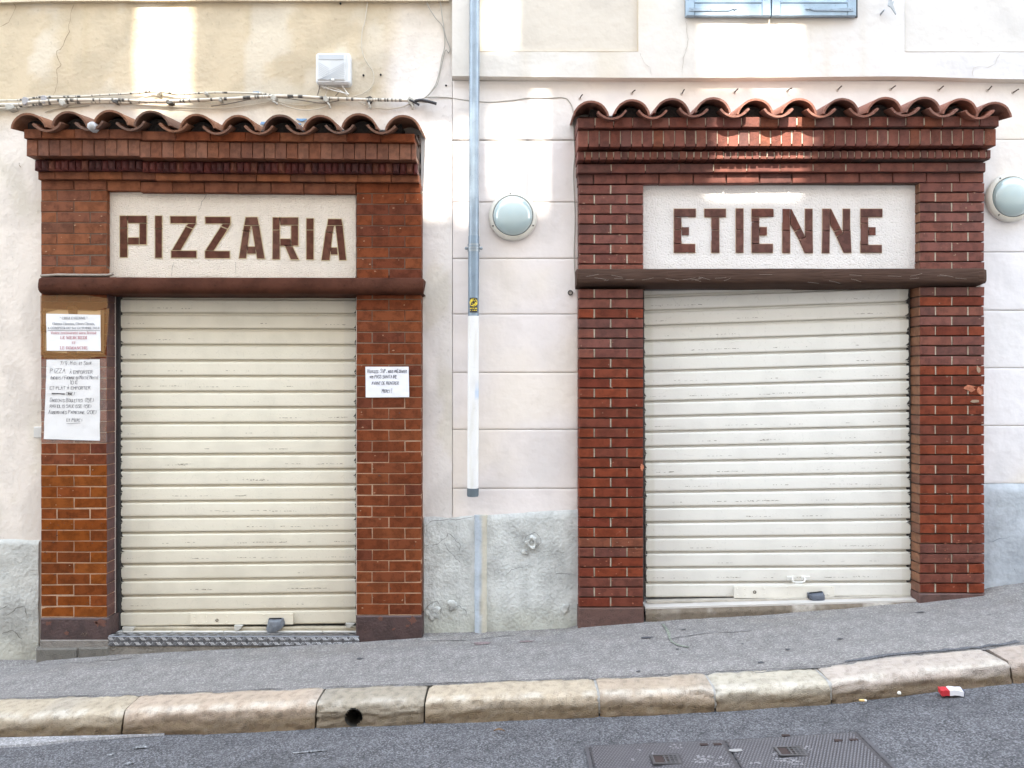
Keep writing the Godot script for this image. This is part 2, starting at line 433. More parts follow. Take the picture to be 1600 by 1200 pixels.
func kerb_stone(kerb: Node3D, x0: float, x1: float, tone: Color, stone: Material, hole: bool) -> void:
	var b := MB.new()
	var nx := int((x1 - x0) / (.007 if hole else .011)) + 2
	# profile from the back of the top to the foot: [distance from the back edge, share of the way from top to foot]
	var prof := [[-.004, .35], [0.0, .02], [.03, .0], [.07, .0], [.11, .0], [.15, .008], [.182, .02], [.200, .06], [.211, .14], [.215, .25]]
	var rows := 15 if hole else 8
	for k in rows: prof.append([.215 + .014 * (k + 1.0) / rows, .28 + .9 * (k + 1.0) / rows])
	var p := []; var cc := PackedColorArray()
	var hc := Vector2(-.826, -.103); var hr := .046
	for j in range(prof.size() - 1, -1, -1):
		for i in nx:
			var t := float(i) / (nx - 1)
			var x := lerpf(x0, x1, t)
			var zb := kerb_z(x)
			var d: float = prof[j][0]; var s: float = prof[j][1]
			var yt := lerpf(along(H_BACK, x), along(H_TOP, x), clampf(d / .22, 0, 1)) + .003
			var y := lerpf(yt, along(H_BASE, x) - .012, s)
			if hole and s > .28:
				var q := Vector2(x, y) - hc
				if absf(q.length() - hr) < .0075:
					q = q.normalized() * hr; x = hc.x + q.x; y = hc.y + q.y
			var near := minf(x - x0, x1 - x)
			var rnd := (.006 + .016 * clampf(wob.get_noise_2d(x0 * 700 + float(x - x0 > x1 - x) * 90, s * 40), 0, 1)) * smoothstep(.03, 0.0, near) * (1.0 + wob.get_noise_2d(x0 * 90, s * 60))
			var wear := .008 * wob.get_noise_3d(x * 60, s * 55, x0 * 50) + .007 * wob.get_noise_3d(x * 190, s * 140, 3.0)
			var z := zb + d
			var chip := .011 * smoothstep(.12, .42, wob.get_noise_2d(x * 95 + x0 * 77, 7.0 + s * 30)) * smoothstep(.0, .04, s) * smoothstep(.34, .16, s)
			z -= chip * .8; y -= chip * .8
			if s >= .06: z += wear * 1.2 - rnd
			if s < .3: y += wear * .7 - rnd * .6
			p.append(Vector3(x, y, z))
			# soot and splashed dirt on the upright face, heaviest near the gutter
			var dirt := smoothstep(.15, .6, s + .14 * wob.get_noise_2d(x * 45, s * 30)) * .62
			dirt = clampf(dirt + .45 * smoothstep(.4, .9, s + .25 * wob.get_noise_2d(x * 90, s * 90 + 300)), 0, .86)
			var k := 1.0 + .12 * wob.get_noise_2d(x * 70, d * 200)
			var gry := smoothstep(.1, .5, wob.get_noise_2d(x * 35 + 900, s * 20)) * .25
			var cl := tone.lerp(Color(.34, .33, .32), gry).lerp(Color(.13, .085, .042), dirt) * k
			var edge := smoothstep(.004, .03, s) * smoothstep(.2, .06, s) * clampf(.45 + 1.3 * wob.get_noise_2d(x * 130, 40 + s * 30), 0, 1)  # worn pale edge, with the edge highlight painted into the colour
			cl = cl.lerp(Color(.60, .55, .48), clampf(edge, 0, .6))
			cl = cl.lerp(Color(.24, .20, .15), .3 * smoothstep(.22, .42, wob.get_noise_2d(x * 210 + 60, s * 150 + d * 500)))
			if hole: cl = cl.lerp(Color(.2, .17, .13), .35)
			cl.a = 1.0
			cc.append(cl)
	var nn := PackedVector3Array(); nn.resize(p.size())
	var nv := prof.size()
	for j in nv:
		for i in nx:
			var du: Vector3 = p[j * nx + mini(i + 1, nx - 1)] - p[j * nx + maxi(i - 1, 0)]
			var dv: Vector3 = p[mini(j + 1, nv - 1) * nx + i] - p[maxi(j - 1, 0) * nx + i]
			nn[j * nx + i] = du.cross(dv).normalized()
	for j in nv - 1:
		for i in nx - 1:
			if hole:
				var m: Vector3 = (p[j * nx + i] + p[(j + 1) * nx + i + 1]) * .5
				if m.z > kerb_z(m.x) + .2 and Vector2(m.x, m.y).distance_to(hc) < hr - .002: continue
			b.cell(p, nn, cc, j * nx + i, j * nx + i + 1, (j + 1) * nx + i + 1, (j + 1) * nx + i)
	# the two ends
	for e in [0, nx - 1]:
		for j in nv - 1:
			var a: Vector3 = p[j * nx + e]; var d: Vector3 = p[(j + 1) * nx + e]
			var a2 := Vector3(a.x, a.y, kerb_z(a.x) + .02); var d2 := Vector3(d.x, d.y, kerb_z(d.x) + .02)
			b.col = cc[j * nx + e] * .8; b.col.a = 1.0
			if e == 0: b.quad(a2, a, d, d2)
			else: b.quad(a, a2, d2, d)
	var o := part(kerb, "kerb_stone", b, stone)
	if hole:
		var t := MB.new()
		var ring := []
		var zf := kerb_z(hc.x) + .223
		for k in 29: ring.append(Vector2(cos(TAU * k / 28), sin(TAU * k / 28)) * hr)
		for k in 28:
			t.quad(Vector3(hc.x + ring[k].x, hc.y + ring[k].y, zf - .15), Vector3(hc.x + ring[k + 1].x, hc.y + ring[k + 1].y, zf - .15), Vector3(hc.x + ring[k + 1].x, hc.y + ring[k + 1].y, zf + .004), Vector3(hc.x + ring[k].x, hc.y + ring[k].y, zf + .004))
			t.tri(Vector3(hc.x, hc.y, zf - .15), Vector3(hc.x + ring[k].x, hc.y + ring[k].y, zf - .15), Vector3(hc.x + ring[k + 1].x, hc.y + ring[k + 1].y, zf - .15))
		part(o, "drain_hole", t, mat("drain", Color(.03, .026, .02), .95, "stone", 5.0, .3))

# ---------------------------------------------------------------- the house across the street, out of frame: it shades the whole front, an added screen on top is cut to throw the sun patches
func build_opposite() -> void:
	var o := thing("opposite_building", "plain plastered house across the street with an added screen on top that throws sun patches", "building", Vector3(0, -1, 7.1))
	var zf := 7.1
	var b := MB.new()
	b.box(Vector3(-14, -1.2, zf), Vector3(14, 8.7, zf + 4.0))
	part(o, "wall", b, mat("opp", Color(.54, .47, .39), .9, "plaster", .5, .3))
	var d := Vector3(cos(deg_to_rad(SUN_EL)) * sin(deg_to_rad(SUN_AZ)), sin(deg_to_rad(SUN_EL)), cos(deg_to_rad(SUN_EL)) * cos(deg_to_rad(SUN_AZ)))
	var holes := []
	# sunlit patches on the front: left, top, right, bottom on the photograph, depth
	for r in [[216, -14, 298, 31, 0.0], [213, 53, 297, 119, 0.0], [216, 141, 296, 170, 0.0], [660, 205, 702, 335, 0.0], [716, 190, 735, 340, 0.02], [756, -6, 806, 70, .06], [768, 176, 812, 300, 0.0], [836, 140, 852, 330, 0.0], [1098, 26, 1166, 112, .06], [1182, 30, 1250, 118, .06], [1104, 176, 1250, 303, .05]]:
		var t: float = (zf + .05 - r[4]) / d.z
		var lo := P(r[0], r[3], r[4]) + d * t; var hi := P(r[2], r[1], r[4]) + d * t
		holes.append(Rect2(lo.x, lo.y - .05, hi.x - lo.x, hi.y - lo.y + .1))
	var xs := [-14.0, 14.0]; var ys := [8.7, 11.3]
	for h in holes:
		xs.append(h.position.x); xs.append(h.end.x); ys.append(h.position.y); ys.append(h.end.y)
	xs.sort(); ys.sort()
	b = MB.new()
	for j in ys.size() - 1:
		var run := -1
		for i in xs.size():
			var open := i == xs.size() - 1
			if not open:
				var m := Vector2((xs[i] + xs[i + 1]) * .5, (ys[j] + ys[j + 1]) * .5)
				for h in holes: open = open or h.has_point(m)
			if not open and run < 0: run = i
			if open and run >= 0:
				b.box(Vector3(xs[run], ys[j], zf), Vector3(xs[i], ys[j + 1], zf + .1)); run = -1
	part(o, "added_patch_screen", b, mat("opp", Color(.5, .46, .4)))  # unseen screen, added only to shape the sunlight into patches
	for i in 6:
		var w := MB.new(); var x := -8.0 + i * 3.1
		for k in 2:
			w.box(Vector3(x + k * .56, 3.9, zf - .05), Vector3(x + .54 + k * .56, 5.6, zf + .01), .006)
		part(o, "window", w, mat("opp_shutter", Color(.2, .28, .34), .6))

# ---------------------------------------------------------------- house fronts
func wall_grid(b: MB, xs: Array, ys: Array, depth: Callable, tint: Callable, skip: Callable) -> void:
	var p := []; var cc := PackedColorArray()
	for y in ys:
		for x in xs:
			p.append(Vector3(x, y, depth.call(x, y))); cc.append(tint.call(x, y))
	var nu := xs.size(); var nv := ys.size()
	var nn := PackedVector3Array(); nn.resize(p.size())
	for j in nv:
		for i in nu:
			var du: Vector3 = p[j * nu + mini(i + 1, nu - 1)] - p[j * nu + maxi(i - 1, 0)]
			var dv: Vector3 = p[mini(j + 1, nv - 1) * nu + i] - p[maxi(j - 1, 0) * nu + i]
			nn[j * nu + i] = du.cross(dv).normalized()
	for j in nv - 1:
		for i in nu - 1:
			if skip.call((xs[i] + xs[i + 1]) * .5, (ys[j] + ys[j + 1]) * .5): continue
			b.cell(p, nn, cc, j * nu + i, j * nu + i + 1, (j + 1) * nu + i + 1, (j + 1) * nu + i)

func cracks(root: Node3D, lines: Array, z: float, tone: Color, w: float, called := "crack") -> void:
	for l in lines:
		var b := MB.new(); var pts := []; var ws := []
		for i in range(0, l.size() - 2, 2):
			var a := P(l[i], l[i + 1], z); var d := P(l[i + 2], l[i + 3], z)
			for k in 4:
				var q := a.lerp(d, k / 4.0)
				pts.append(q + Vector3(wob.get_noise_2d(q.x * 300, q.y * 300) * .012, wob.get_noise_2d(q.y * 300, q.x * 300) * .012, 0)); ws.append(w * rr(.4, 1.5))
		pts.append(P(l[-2], l[-1], z)); ws.append(w * .3)
		b.ribbon(pts, w, Vector3.BACK, ws)
		part(root, called, b, mat("crack_%s" % tone.to_html(), tone, .95))

func build_left_building() -> void:
	var o := thing("cream_building", "house front of cracked cream plaster above and beside the left brick shopfront", "building", Vector3(-3, -.2, 0))
	var xe := X(706.6)
	var xs := breaks([-9.0, -5.6, -3.55, xe], [.3, .07, .04])
	var ys := breaks([-1.0, -.3, 4.4, 7.0], [.35, .04, .5])
	var b := MB.new()
	var depth := func(x: float, y: float) -> float:
		return .005 * wob.get_noise_2d(x * 12, y * 12) + .0012 * wob.get_noise_2d(x * 75, y * 75) + .006 * smoothstep(-.55, -.42, x)
	var tint := func(x: float, y: float) -> Color:
		var up := smoothstep(3.30, 3.58, y + .12 * wob.get_noise_2d(x * 25, y * 12))
		var c := Color(.71, .645, .58).lerp(Color(.545, .45, .315), up)
		var whitish := smoothstep(-.95, -.70, x + .12 * wob.get_noise_2d(x * 40, y * 20)) * smoothstep(4.6, 3.4, y)
		c = c.lerp(Color(.76, .715, .69), whitish)
		var bare := smoothstep(.12, .3, wob.get_noise_2d(x * 36 + 70, y * 22) + .35 * smoothstep(.55, .1, absf(x + 1.55)) * smoothstep(.8, .1, absf(y - 3.75)) - .1)
		c = c.lerp(Color(.64, .585, .49), bare * .55)
		var drip := smoothstep(.1, .5, wob.get_noise_2d(x * 110, y * 6)) * smoothstep(3.4, 4.2, y)
		return c * Color(1.0 - .10 * drip, 1.0 - .12 * drip, 1.0 - .18 * drip)
	var skip := func(x: float, y: float) -> bool: return x > -2.62 and x < -1.05 and y < 2.8
	wall_grid(b, xs, ys, depth, tint, skip)
	b.col = Color(.5, .48, .45)
	b.box(Vector3(-9, -1, -.6), Vector3(xe, 7, -.3))
	b.quad(Vector3(xe, -1, -.3), Vector3(xe, -1, .006), Vector3(xe, 7, .006), Vector3(xe, 7, -.3))
	part(o, "wall", b, mat("left_plaster", Color.WHITE, .92, "rough", .75, .45, true))
	# string course along the top of the picture
	b = MB.new()
	var pts := []
	for i in 30:
		var x := lerpf(-9.0, xe - .02, i / 29.0)
		pts.append(Vector3(x, Y(4.5) + .006 * wob.get_noise_1d(x * 20) - .01 * smoothstep(-3.0, -3.5, x), 0))
	for i in 29:
		var a: Vector3 = pts[i]; var d: Vector3 = pts[i + 1]
		var up := Vector3(0, .26, 0); var f := Vector3(0, 0, .028)
		b.quad(a + f, d + f, d + f + up, a + f + up); b.quad(a, d, d + f, a + f)
	part(o, "string_course", b, mat("left_trim", Color(.66, .57, .42), .92, "rough", .75, .5))
	# grey cement plinth
	b = MB.new()
	xs = breaks([-9.0, -5.6, -3.55, X(63)], [.3, .07, .03]); ys = breaks([-1.0, -.3, 1.0], [.4, .03])
	var p := []; var cc := PackedColorArray()
	var pd := func(x: float, y: float) -> float: return .02 + .007 * wob.get_noise_2d(x * 40, y * 40) + .004 * wob.get_noise_2d(x * 120, y * 120) - .02 * smoothstep(.985, 1.0, y)
	for y in ys:
		for x in xs:
			var yy: float = y * (Y(842) + .01 * wob.get_noise_1d(x * 60)) if y > 0.0 else y
			p.append(Vector3(x, yy, pd.call(x, y)))
			var k := 1.0 - .25 * smoothstep(.0, .4, wob.get_noise_2d(x * 30 + 60, yy * 30)) - .12 * smoothstep(.2, -.2, yy)
			cc.append(Color(.52 * k, .52 * k, .49 * k).lerp(Color(.40, .385, .31), smoothstep(.15, -.2, yy) * .6))
	b.grid(p, xs.size(), ys.size(), cc)
	part(o, "plinth", b, mat("left_plinth", Color.WHITE, .95, "cement", 1.3, .9, true))
	cracks(o, [[18, 0, 25, 10, 14, 35, 0, 42], [115, 6, 110, 25, 107, 50, 95, 78, 88, 80, 94, 100, 88, 112, 91, 128, 82, 150], [250, 0, 243, 5], [30, 255, 33, 262]], .0105, Color(.26, .2, .13), .0035)
	cracks(o, [[10, 962, 25, 950, 38, 949, 42, 962], [0, 953, 12, 946], [3, 990, 20, 985, 34, 998]], .03, Color(.14, .13, .11), .004)
	# remains of blue paint above the tiles
	for q in [[402, 146, 7, 2], [414, 194, 6, 3], [424, 199, 4, 3], [472, 188, 9, 2.4], [483, 192, 5, 3], [467, 195, 3.5, 2]]:
		var m := MB.new(); var poly := PackedVector2Array()
		for k in 11:
			var a := TAU * k / 11; var r := rr(.5, 1.25)
			poly.append(Vector2(X(q[0] + cos(a) * q[2] * r), Y(q[1] + sin(a) * q[3] * r)))
		m.prism(poly, .004, .0125)
		part(o, "blue_paint_patch", m, mat("blue_paint", Color(.19, .35, .58), .8, "rough", 2.0, .3))
	# the small holes in the upper wall
	for q in [[568, 118], [595, 117], [697, 134], [532, 6]]:
		var m := MB.new()
		m.lathe(P(q[0], q[1], .002), Vector3.BACK, Vector3.RIGHT, [[.007, 0], [.007, .006], [.0, .006]], 8)
		part(o, "plug_hole", m, mat("black", Color(.02, .02, .02), .9))

func build_right_building() -> void:
	var o := thing("white_building", "house front of pinkish white render scored into blocks round the right brick shopfront", "building", Vector3(1.5, .1, 0))
	var x0 := X(707.5)
	# wall behind the blocks
	var b := MB.new()
	var xs := breaks([x0, 3.8, 9.0], [.1, .6]); var ys := breaks([-1.0, 3.9, 3.95], [.12, .05])
	var flat := func(x: float, y: float) -> float: return -.003 + .003 * wob.get_noise_2d(x * 18, y * 18)
	var jt := func(_x: float, _y: float) -> Color: return Color(.52, .49, .45)
	var skip := func(x: float, y: float) -> bool: return x > .84 and x < 2.72 and y < 2.8
	wall_grid(b, xs, ys, flat, jt, skip)
	b.col = Color(.5, .48, .46)
	b.box(Vector3(x0, -1, -.6), Vector3(9, 7, -.3))
	var render := mat("right_plaster", Color.WHITE, .9, "plaster", .6, .5, true)
	part(o, "wall", b, render)
	# scored blocks
	var rows_l := [126, 220, 316, 404, 491, 582, 671, 763, 812]
	var rows_r := [126, 218, 305, 394, 485, 575, 665, 755.5]
	for i in range(1, rows_l.size() - 1): wall_block(o, X(707.0), X(903), Y(rows_l[i + 1]), Y(rows_l[i]), render, Color(.74, .685, .665))
	wall_block(o, X(707.0), X(2300), Y(219), Y(126), render, Color(.72, .675, .64))
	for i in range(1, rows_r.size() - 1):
		wall_block(o, X(1531), X(1760), Y(rows_r[i + 1]), Y(rows_r[i]), render, Color(.715, .70, .715))  # bluer tone: the blue sky light on this side put into the plaster
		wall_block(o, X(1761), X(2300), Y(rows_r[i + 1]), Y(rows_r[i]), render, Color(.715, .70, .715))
	# upper storey, a little proud of the blocks, with its bottom edge as a drip
	var zu := .06
	b = MB.new()
	xs = breaks([x0, X(750, zu), X(997, zu), X(1072, zu), X(1338, zu), X(1414, zu), X(1700, zu), 9.0], [.05, .05, .05, .05, .05, .05, .6])
	ys = breaks([0.0, 1.0], [.5])
	var yt := [Y(80.5, zu), 4.5, 7.0]
	ys = breaks([3.67, yt[0], yt[1], yt[2]], [.032, .05, .6])
	var pan := func(x: float, y: float) -> bool: return y > yt[0] and y < 6.0 and ((x > X(750, zu) and x < X(997, zu)) or (x > X(1414, zu) and x < X(1700, zu)))
	var ud := func(x: float, y: float) -> float: return zu + .003 * wob.get_noise_2d(x * 20 + 9, y * 20) + .0015 * wob.get_noise_2d(x * 80, y * 80)
	var ut := func(x: float, y: float) -> Color:
		var c := Color(.635, .60, .555).lerp(Color(.64, .625, .62), smoothstep(1.6, 3.0, x))  # turns bluer to the right, sky light painted into the render
		var yel := smoothstep(-.1, .3, wob.get_noise_2d(x * 26, y * 9 + 300)) * smoothstep(2.6, 1.6, x) * .6
		var drip := smoothstep(.15, .5, wob.get_noise_2d(x * 120 + 50, y * 5)) * .35 * smoothstep(2.5, 2.2, x)
		return c.lerp(Color(.60, .54, .44), yel).lerp(Color(.55, .49, .40), drip)
	var bow := func(x: float) -> float: return Y(118.5 + 3.0 * sin((x + .4) * 1.05) * float(x < 2.6) + 5.5 * smoothstep(2.3, 3.5, x), zu)
	var ub := MB.new()
	wall_grid(ub, xs, ys, ud, ut, pan)
	for i in ub.v.size():      # the lower edge is not quite straight
		if ub.v[i].y < 3.671: ub.v[i].y = bow.call(ub.v[i].x)
	for i in xs.size() - 1:
		ub.col = Color(.70, .65, .58)
		ub.quad(Vector3(xs[i], bow.call(xs[i]) - .006, 0), Vector3(xs[i + 1], bow.call(xs[i + 1]) - .006, 0), Vector3(xs[i + 1], bow.call(xs[i + 1]), ud.call(xs[i + 1], 3.67)), Vector3(xs[i], bow.call(xs[i]), ud.call(xs[i], 3.67)))
	part(o, "upper_wall", ub, render)
	for k in 2:
		var pb := MB.new()
		var a := X([750, 1414][k], zu); var d := X([997, 1700][k], zu)
		var pxs := breaks([a, d], [.08]); var pys := breaks([yt[0], 4.5, 6.0], [.06, .5])
		var pt := func(x: float, y: float) -> Color:
			var c := Color(.57, .52, .45) if k == 0 else Color(.61, .585, .56)
			return c.lerp(Color(.63, .60, .565), .5 * smoothstep(.0, .4, wob.get_noise_2d(x * 22, y * 22 + 77)))
		wall_grid(pb, pxs, pys, func(x: float, y: float) -> float: return zu - .014 + .002 * wob.get_noise_2d(x * 30, y * 30), pt, func(_x: float, _y: float) -> bool: return false)
		pb.col = Color(.60, .49, .32) if k == 0 else Color(.7, .66, .6)
		var f := zu + .002; var r := zu - .02
		pb.quad(Vector3(a, yt[0], f), Vector3(d, yt[0], f), Vector3(d, yt[0], r), Vector3(a, yt[0], r))
		pb.quad(Vector3(a, yt[0], r), Vector3(a, 6, r), Vector3(a, 6, f), Vector3(a, yt[0], f))
		pb.quad(Vector3(d, yt[0], f), Vector3(d, 6, f), Vector3(d, 6, r), Vector3(d, yt[0], r))
		part(o, "wall_panel", pb, render)
	# plinths
	for k in 2:
		var pb := MB.new()
		var a := X(663) if k == 0 else X(1530); var d := X(904) if k == 0 else 6.0
		xs = breaks([a, d], [.022]); var p := []; var cc := PackedColorArray()
		for j in 46:
			for x in xs:
				var t := j / 45.0
				var ytop: float = lerpf(Y(808), Y(792.5), (x - a) / (d - a)) if k == 0 else Y(755.5) + (x - a) * .03
				var y := lerpf(-.45, ytop + .004 * wob.get_noise_1d(x * 80), t)
				var rough := 1.0 if x < X(742) and k == 0 else .5
				var z := .02 + rough * (.007 * wob.get_noise_2d(x * 55, y * 55) + .005 * wob.get_noise_2d(x * 170, y * 170 + 30) * smoothstep(-.1, .3, wob.get_noise_2d(x * 30, y * 30 + 700))) - .02 * smoothstep(.97, 1.0, t)
				if k == 0: z -= .012 * smoothstep(.1, .0, absf(Vector2(x, y).distance_to(Vector2(X(830), Y(846))) - .035)) * .5
				p.append(Vector3(x, y, z))
				var s := 1.0 - .15 * smoothstep(.05, .4, wob.get_noise_2d(x * 34 + 10, y * 34))
				var c := Color(.56, .575, .56) if k == 0 else Color(.47, .51, .56)
				if k == 0:
					s -= .28 * smoothstep(.16, .02, Vector2(x, y).distance_to(Vector2(X(822), Y(846)))) * (.6 + wob.get_noise_2d(x * 150, y * 150))
					c = c.lerp(Color(.36, .36, .29), smoothstep(.24, .0, y + .1 * wob.get_noise_2d(x * 60, y * 60)) * .6).lerp(Color(.6, .6, .6), .7 * smoothstep(.975, .99, t))
				cc.append(Color(c.r * s, c.g * s, c.b * s))
		pb.grid(p, xs.size(), 46, cc)
		part(o, "plinth", pb, mat("right_plinth", Color.WHITE, .93, "cement", 1.6, .8 if k == 0 else .8, true) if k == 0 else mat("right_plinth_smooth", Color.WHITE, .9, "cement", 1.0, .5, true))
	# an old pipe cemented into the plinth
	b = MB.new()
	var cols := PackedColorArray(); var pp := []
	for i in 24:
		var y := lerpf(Y(804), Y(986), i / 23.0)
		pp.append(Vector3(X(751.5) + .003 * wob.get_noise_1d(y * 90), y, .006))
	b.tube(pp, .044, 18)
	for i in b.v.size():
		var q: Vector3 = b.v[i]
		var side := (q.x - X(751.5)) / .044
		var n := wob.get_noise_2d(q.y * 60, side * 20)
		b.c[i] = Color(.47, .53, .60).lerp(Color(.55, .52, .43), smoothstep(-.15, .15, side + n * .4)) * (1.0 - .35 * smoothstep(.25, .0, absf(side + .05)) * clampf(.5 + n, 0, 1))
		b.c[i].a = 1.0
	part(o, "embedded_pipe", b, mat("embedded_pipe", Color.WHITE, .85, "cement", 1.6, .5, true))
	cracks(o, [[664, 822, 672, 815, 690, 812, 718, 811, 741, 807], [664, 855, 672, 851, 685, 850, 697, 838, 700, 833, 712, 845, 718, 848, 717, 862], [694, 850, 703, 862, 712, 872, 720, 880], [664, 953, 672, 943, 683, 940, 690, 950, 688, 960], [706, 950, 716, 945, 726, 953, 728, 962], [791, 897, 800, 891, 815, 887, 828, 881], [868, 896, 885, 896, 897, 898], [820, 843, 826, 835, 836, 832, 843, 838, 845, 848, 840, 855, 832, 855]], .034, Color(.22, .22, .21), .0032)
	cracks(o, [[1071, 32, 1074, 50, 1074, 72, 1068, 90, 1066, 118], [1000, 84, 1006, 98, 1016, 105, 1018, 118], [1562, 84, 1555, 98, 1546, 104, 1520, 105, 1521, 120]], zu + .005, Color(.42, .38, .33), .0025)
	cracks(o, [[1545, 846, 1562, 842, 1578, 838], [1585, 888, 1588, 894]], .032, Color(.2, .22, .24), .003)
	# old fixings cemented over in the plinth
	for q in [[831, 847, .036, 1], [821, 862, .02, 0], [676, 957, .05, 0], [707, 947, .034, 0], [883, 950, .03, 0]]:
		var rb := MB.new()
		var c := P(q[0], q[1], .018)
		var pr := [[1.0, -.006], [.95, .010], [.8, .015], [.62, .013], [.55, .007], [.42, .008], [.2, .013], [0.0, .012]] if q[3] else [[1.0, -.006], [.92, .008], [.6, .011], [.3, .009], [0.0, .010]]
		var prof := []
		for e in pr: prof.append([e[0] * q[2], e[1]])
		rb.lathe(c, Vector3.BACK, Vector3.RIGHT, prof, 26)
		for i in rb.v.size():
			var a := (rb.v[i] - c)
			var n := wob.get_noise_2d(a.x * 420 + q[0], a.y * 420)
			rb.v[i] += Vector3(a.x, a.y, 0) * n * .9 + Vector3(0, 0, n * .004)
			var k := .92 + .5 * n
			rb.c[i] = Color(.52 * k, .53 * k, .51 * k)
		part(o, "cement_patch", rb, mat("right_plinth", Color.WHITE))
	# louvred window at the top, its shutters closed
	var w := thing("window", "grey blue wooden window with two closed louvred shutters at the top edge", "window", P(1205, 26, zu))
	var blue := mat("window_blue", Color(.33, .44, .54), .45, "metal", 2.0, .05)
	var fb := MB.new()
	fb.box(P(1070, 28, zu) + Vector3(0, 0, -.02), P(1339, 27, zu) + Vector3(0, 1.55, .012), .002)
	part(w, "frame", fb, mat("window_dark", Color(.05, .06, .07), .7))  # near-black colour also paints in the shadow edge below the leaves
	for k in 2:
		var a := X([1072, 1206.5][k], .1); var d := X([1204.5, 1338][k], .1); var yb := Y(24.5, .1)
		var lb := MB.new()
		lb.box(Vector3(a, yb, .072), Vector3(a + .055, yb + 1.5, .1), .004)
		lb.box(Vector3(d - .055, yb, .072), Vector3(d, yb + 1.5, .1), .004)
		lb.box(Vector3(a + .056, yb, .074), Vector3(d - .056, yb + .082, .098), .004)
		lb.box(Vector3(a + .056, yb + .7, .074), Vector3(d - .056, yb + .78, .098), .004)
		var leaf := part(w, "shutter_leaf", lb, blue)
		for i in 26:
			var y := yb + .092 + i * .053
			if absf(y - yb - .74) < .07: continue
			var sl := MB.new()
			sl.quad(Vector3(a + .056, y, .098), Vector3(d - .056, y, .098), Vector3(d - .056, y + .034, .08), Vector3(a + .056, y + .034, .08))
			sl.quad(Vector3(a + .056, y - .007, .096), Vector3(d - .056, y - .007, .096), Vector3(d - .056, y, .098), Vector3(a + .056, y, .098))
			sl.quad(Vector3(a + .056, y - .007 + .034, .076), Vector3(d - .056, y - .007 + .034, .076), Vector3(d - .056, y - .007, .096), Vector3(a + .056, y - .007, .096))
			part(leaf, "louvre", sl, blue)
		var hb := MB.new()
		var ha: float = a + .02 if k == 0 else d - .02; var s := 1.0 if k == 0 else -1.0
		var strap := PackedVector2Array([Vector2(ha, yb + .028), Vector2(ha + s * .26, yb + .031), Vector2(ha + s * .285, yb + .042), Vector2(ha + s * .31, yb + .04), Vector2(ha + s * .31, yb + .048), Vector2(ha + s * .285, yb + .05), Vector2(ha + s * .26, yb + .041), Vector2(ha, yb + .052)])
		hb.prism(strap, .099, .104, .001)
		for q in [.02, .14, .295]: hb.lathe(Vector3(ha + s * q, yb + .042, .103), Vector3.BACK, Vector3.RIGHT, [[.006, 0], [.005, .003], [0, .004]], 8)
		part(leaf, "hinge_strap", hb, mat("strap", Color(.29, .37, .45), .4, "metal", 3.0, .05))
	var hk := MB.new()
	hk.tube([P(1376, 22, zu), P(1376, 21, zu) + Vector3(0, 0, .05)], .006, 8)
	hk.prism(PackedVector2Array([Vector2(X(1376), Y(10)), Vector2(X(1381), Y(11)), Vector2(X(1380), Y(16)), Vector2(X(1384), Y(15)), Vector2(X(1382), Y(21)), Vector2(X(1387), Y(34)), Vector2(X(1386), Y(36)), Vector2(X(1379), Y(25)), Vector2(X(1374), Y(22))]), zu + .05, zu + .057, .0015)
	solo("shutter_catch", hk, mat("catch", Color(.42, .46, .5), .4, "metal", 3.0, .05, false, .5), P(1378, 22, zu), "small grey iron shutter catch on the wall right of the window", "shutter catch")
	var pb2 := MB.new()
	pb2.lathe(P(891, 457.5, .004), Vector3.BACK, Vector3.RIGHT, [[.017, 0], [.017, .012], [.012, .014], [.011, .0], [.0, -.002]], 16)
	solo("pipe_stub", pb2, mat("black_pipe", Color(.035, .033, .03), .8), P(891, 457.5), "black end of a small pipe in the wall beside the right shopfront's lintel", "pipe")
	# bent nails above the right tiles
	var first: Node3D = null
	var spots := [[906, 154], [987, 146], [1065, 147], [1147, 145], [1230, 142], [1308, 141], [1391, 140], [1466, 141], [1542, 142], [1582, 145]]
	var said := ["first wall nail from the left, by the bend of the thin cable", "second nail from the left, above the second tile crest of the right roof", "third nail from the left, between two tile crests of the right roof", "fourth nail from the left above the right tiles, with a rust streak", "fifth nail from the left above the right roof, below the window's right half", "sixth nail from the left above the right roof, near the window's lower right corner", "seventh nail from the left, right below the iron shutter catch", "eighth nail from the left, above the third last tile crest of the right roof", "second nail from the right, above the last but one tile of the right roof", "last nail on the right, past the end of the tile roof"]
	for i in spots.size():
		var at := P(spots[i][0], spots[i][1], .004)
		if first == null:
			first = thing("wall_nail", said[0], "nail", at, "bent nails in the wall above the right tiles")
			var nb := MB.new()
			nb.tube([at, at + Vector3(.002, .001, .022), at + Vector3(.009, .008, .036), at + Vector3(.015, .011, .042)], .0042, 6)
			part(first, "shank", nb, mat("nail", Color(.10, .075, .06), .7, "metal", 8.0, .05))
			nb = MB.new()
			nb.lathe(at, Vector3.BACK, Vector3.RIGHT, [[.012, -.004], [.011, .006], [.0, .010]], 8)
			part(first, "mortar_plug", nb, mat("nail_plug", Color(.55, .5, .45), .95))
		else:
			var cp := copy(first, "wall_nail", at, said[i], "bent nails in the wall above the right tiles")
			cp.rotation.z = rr(-.6, .5)

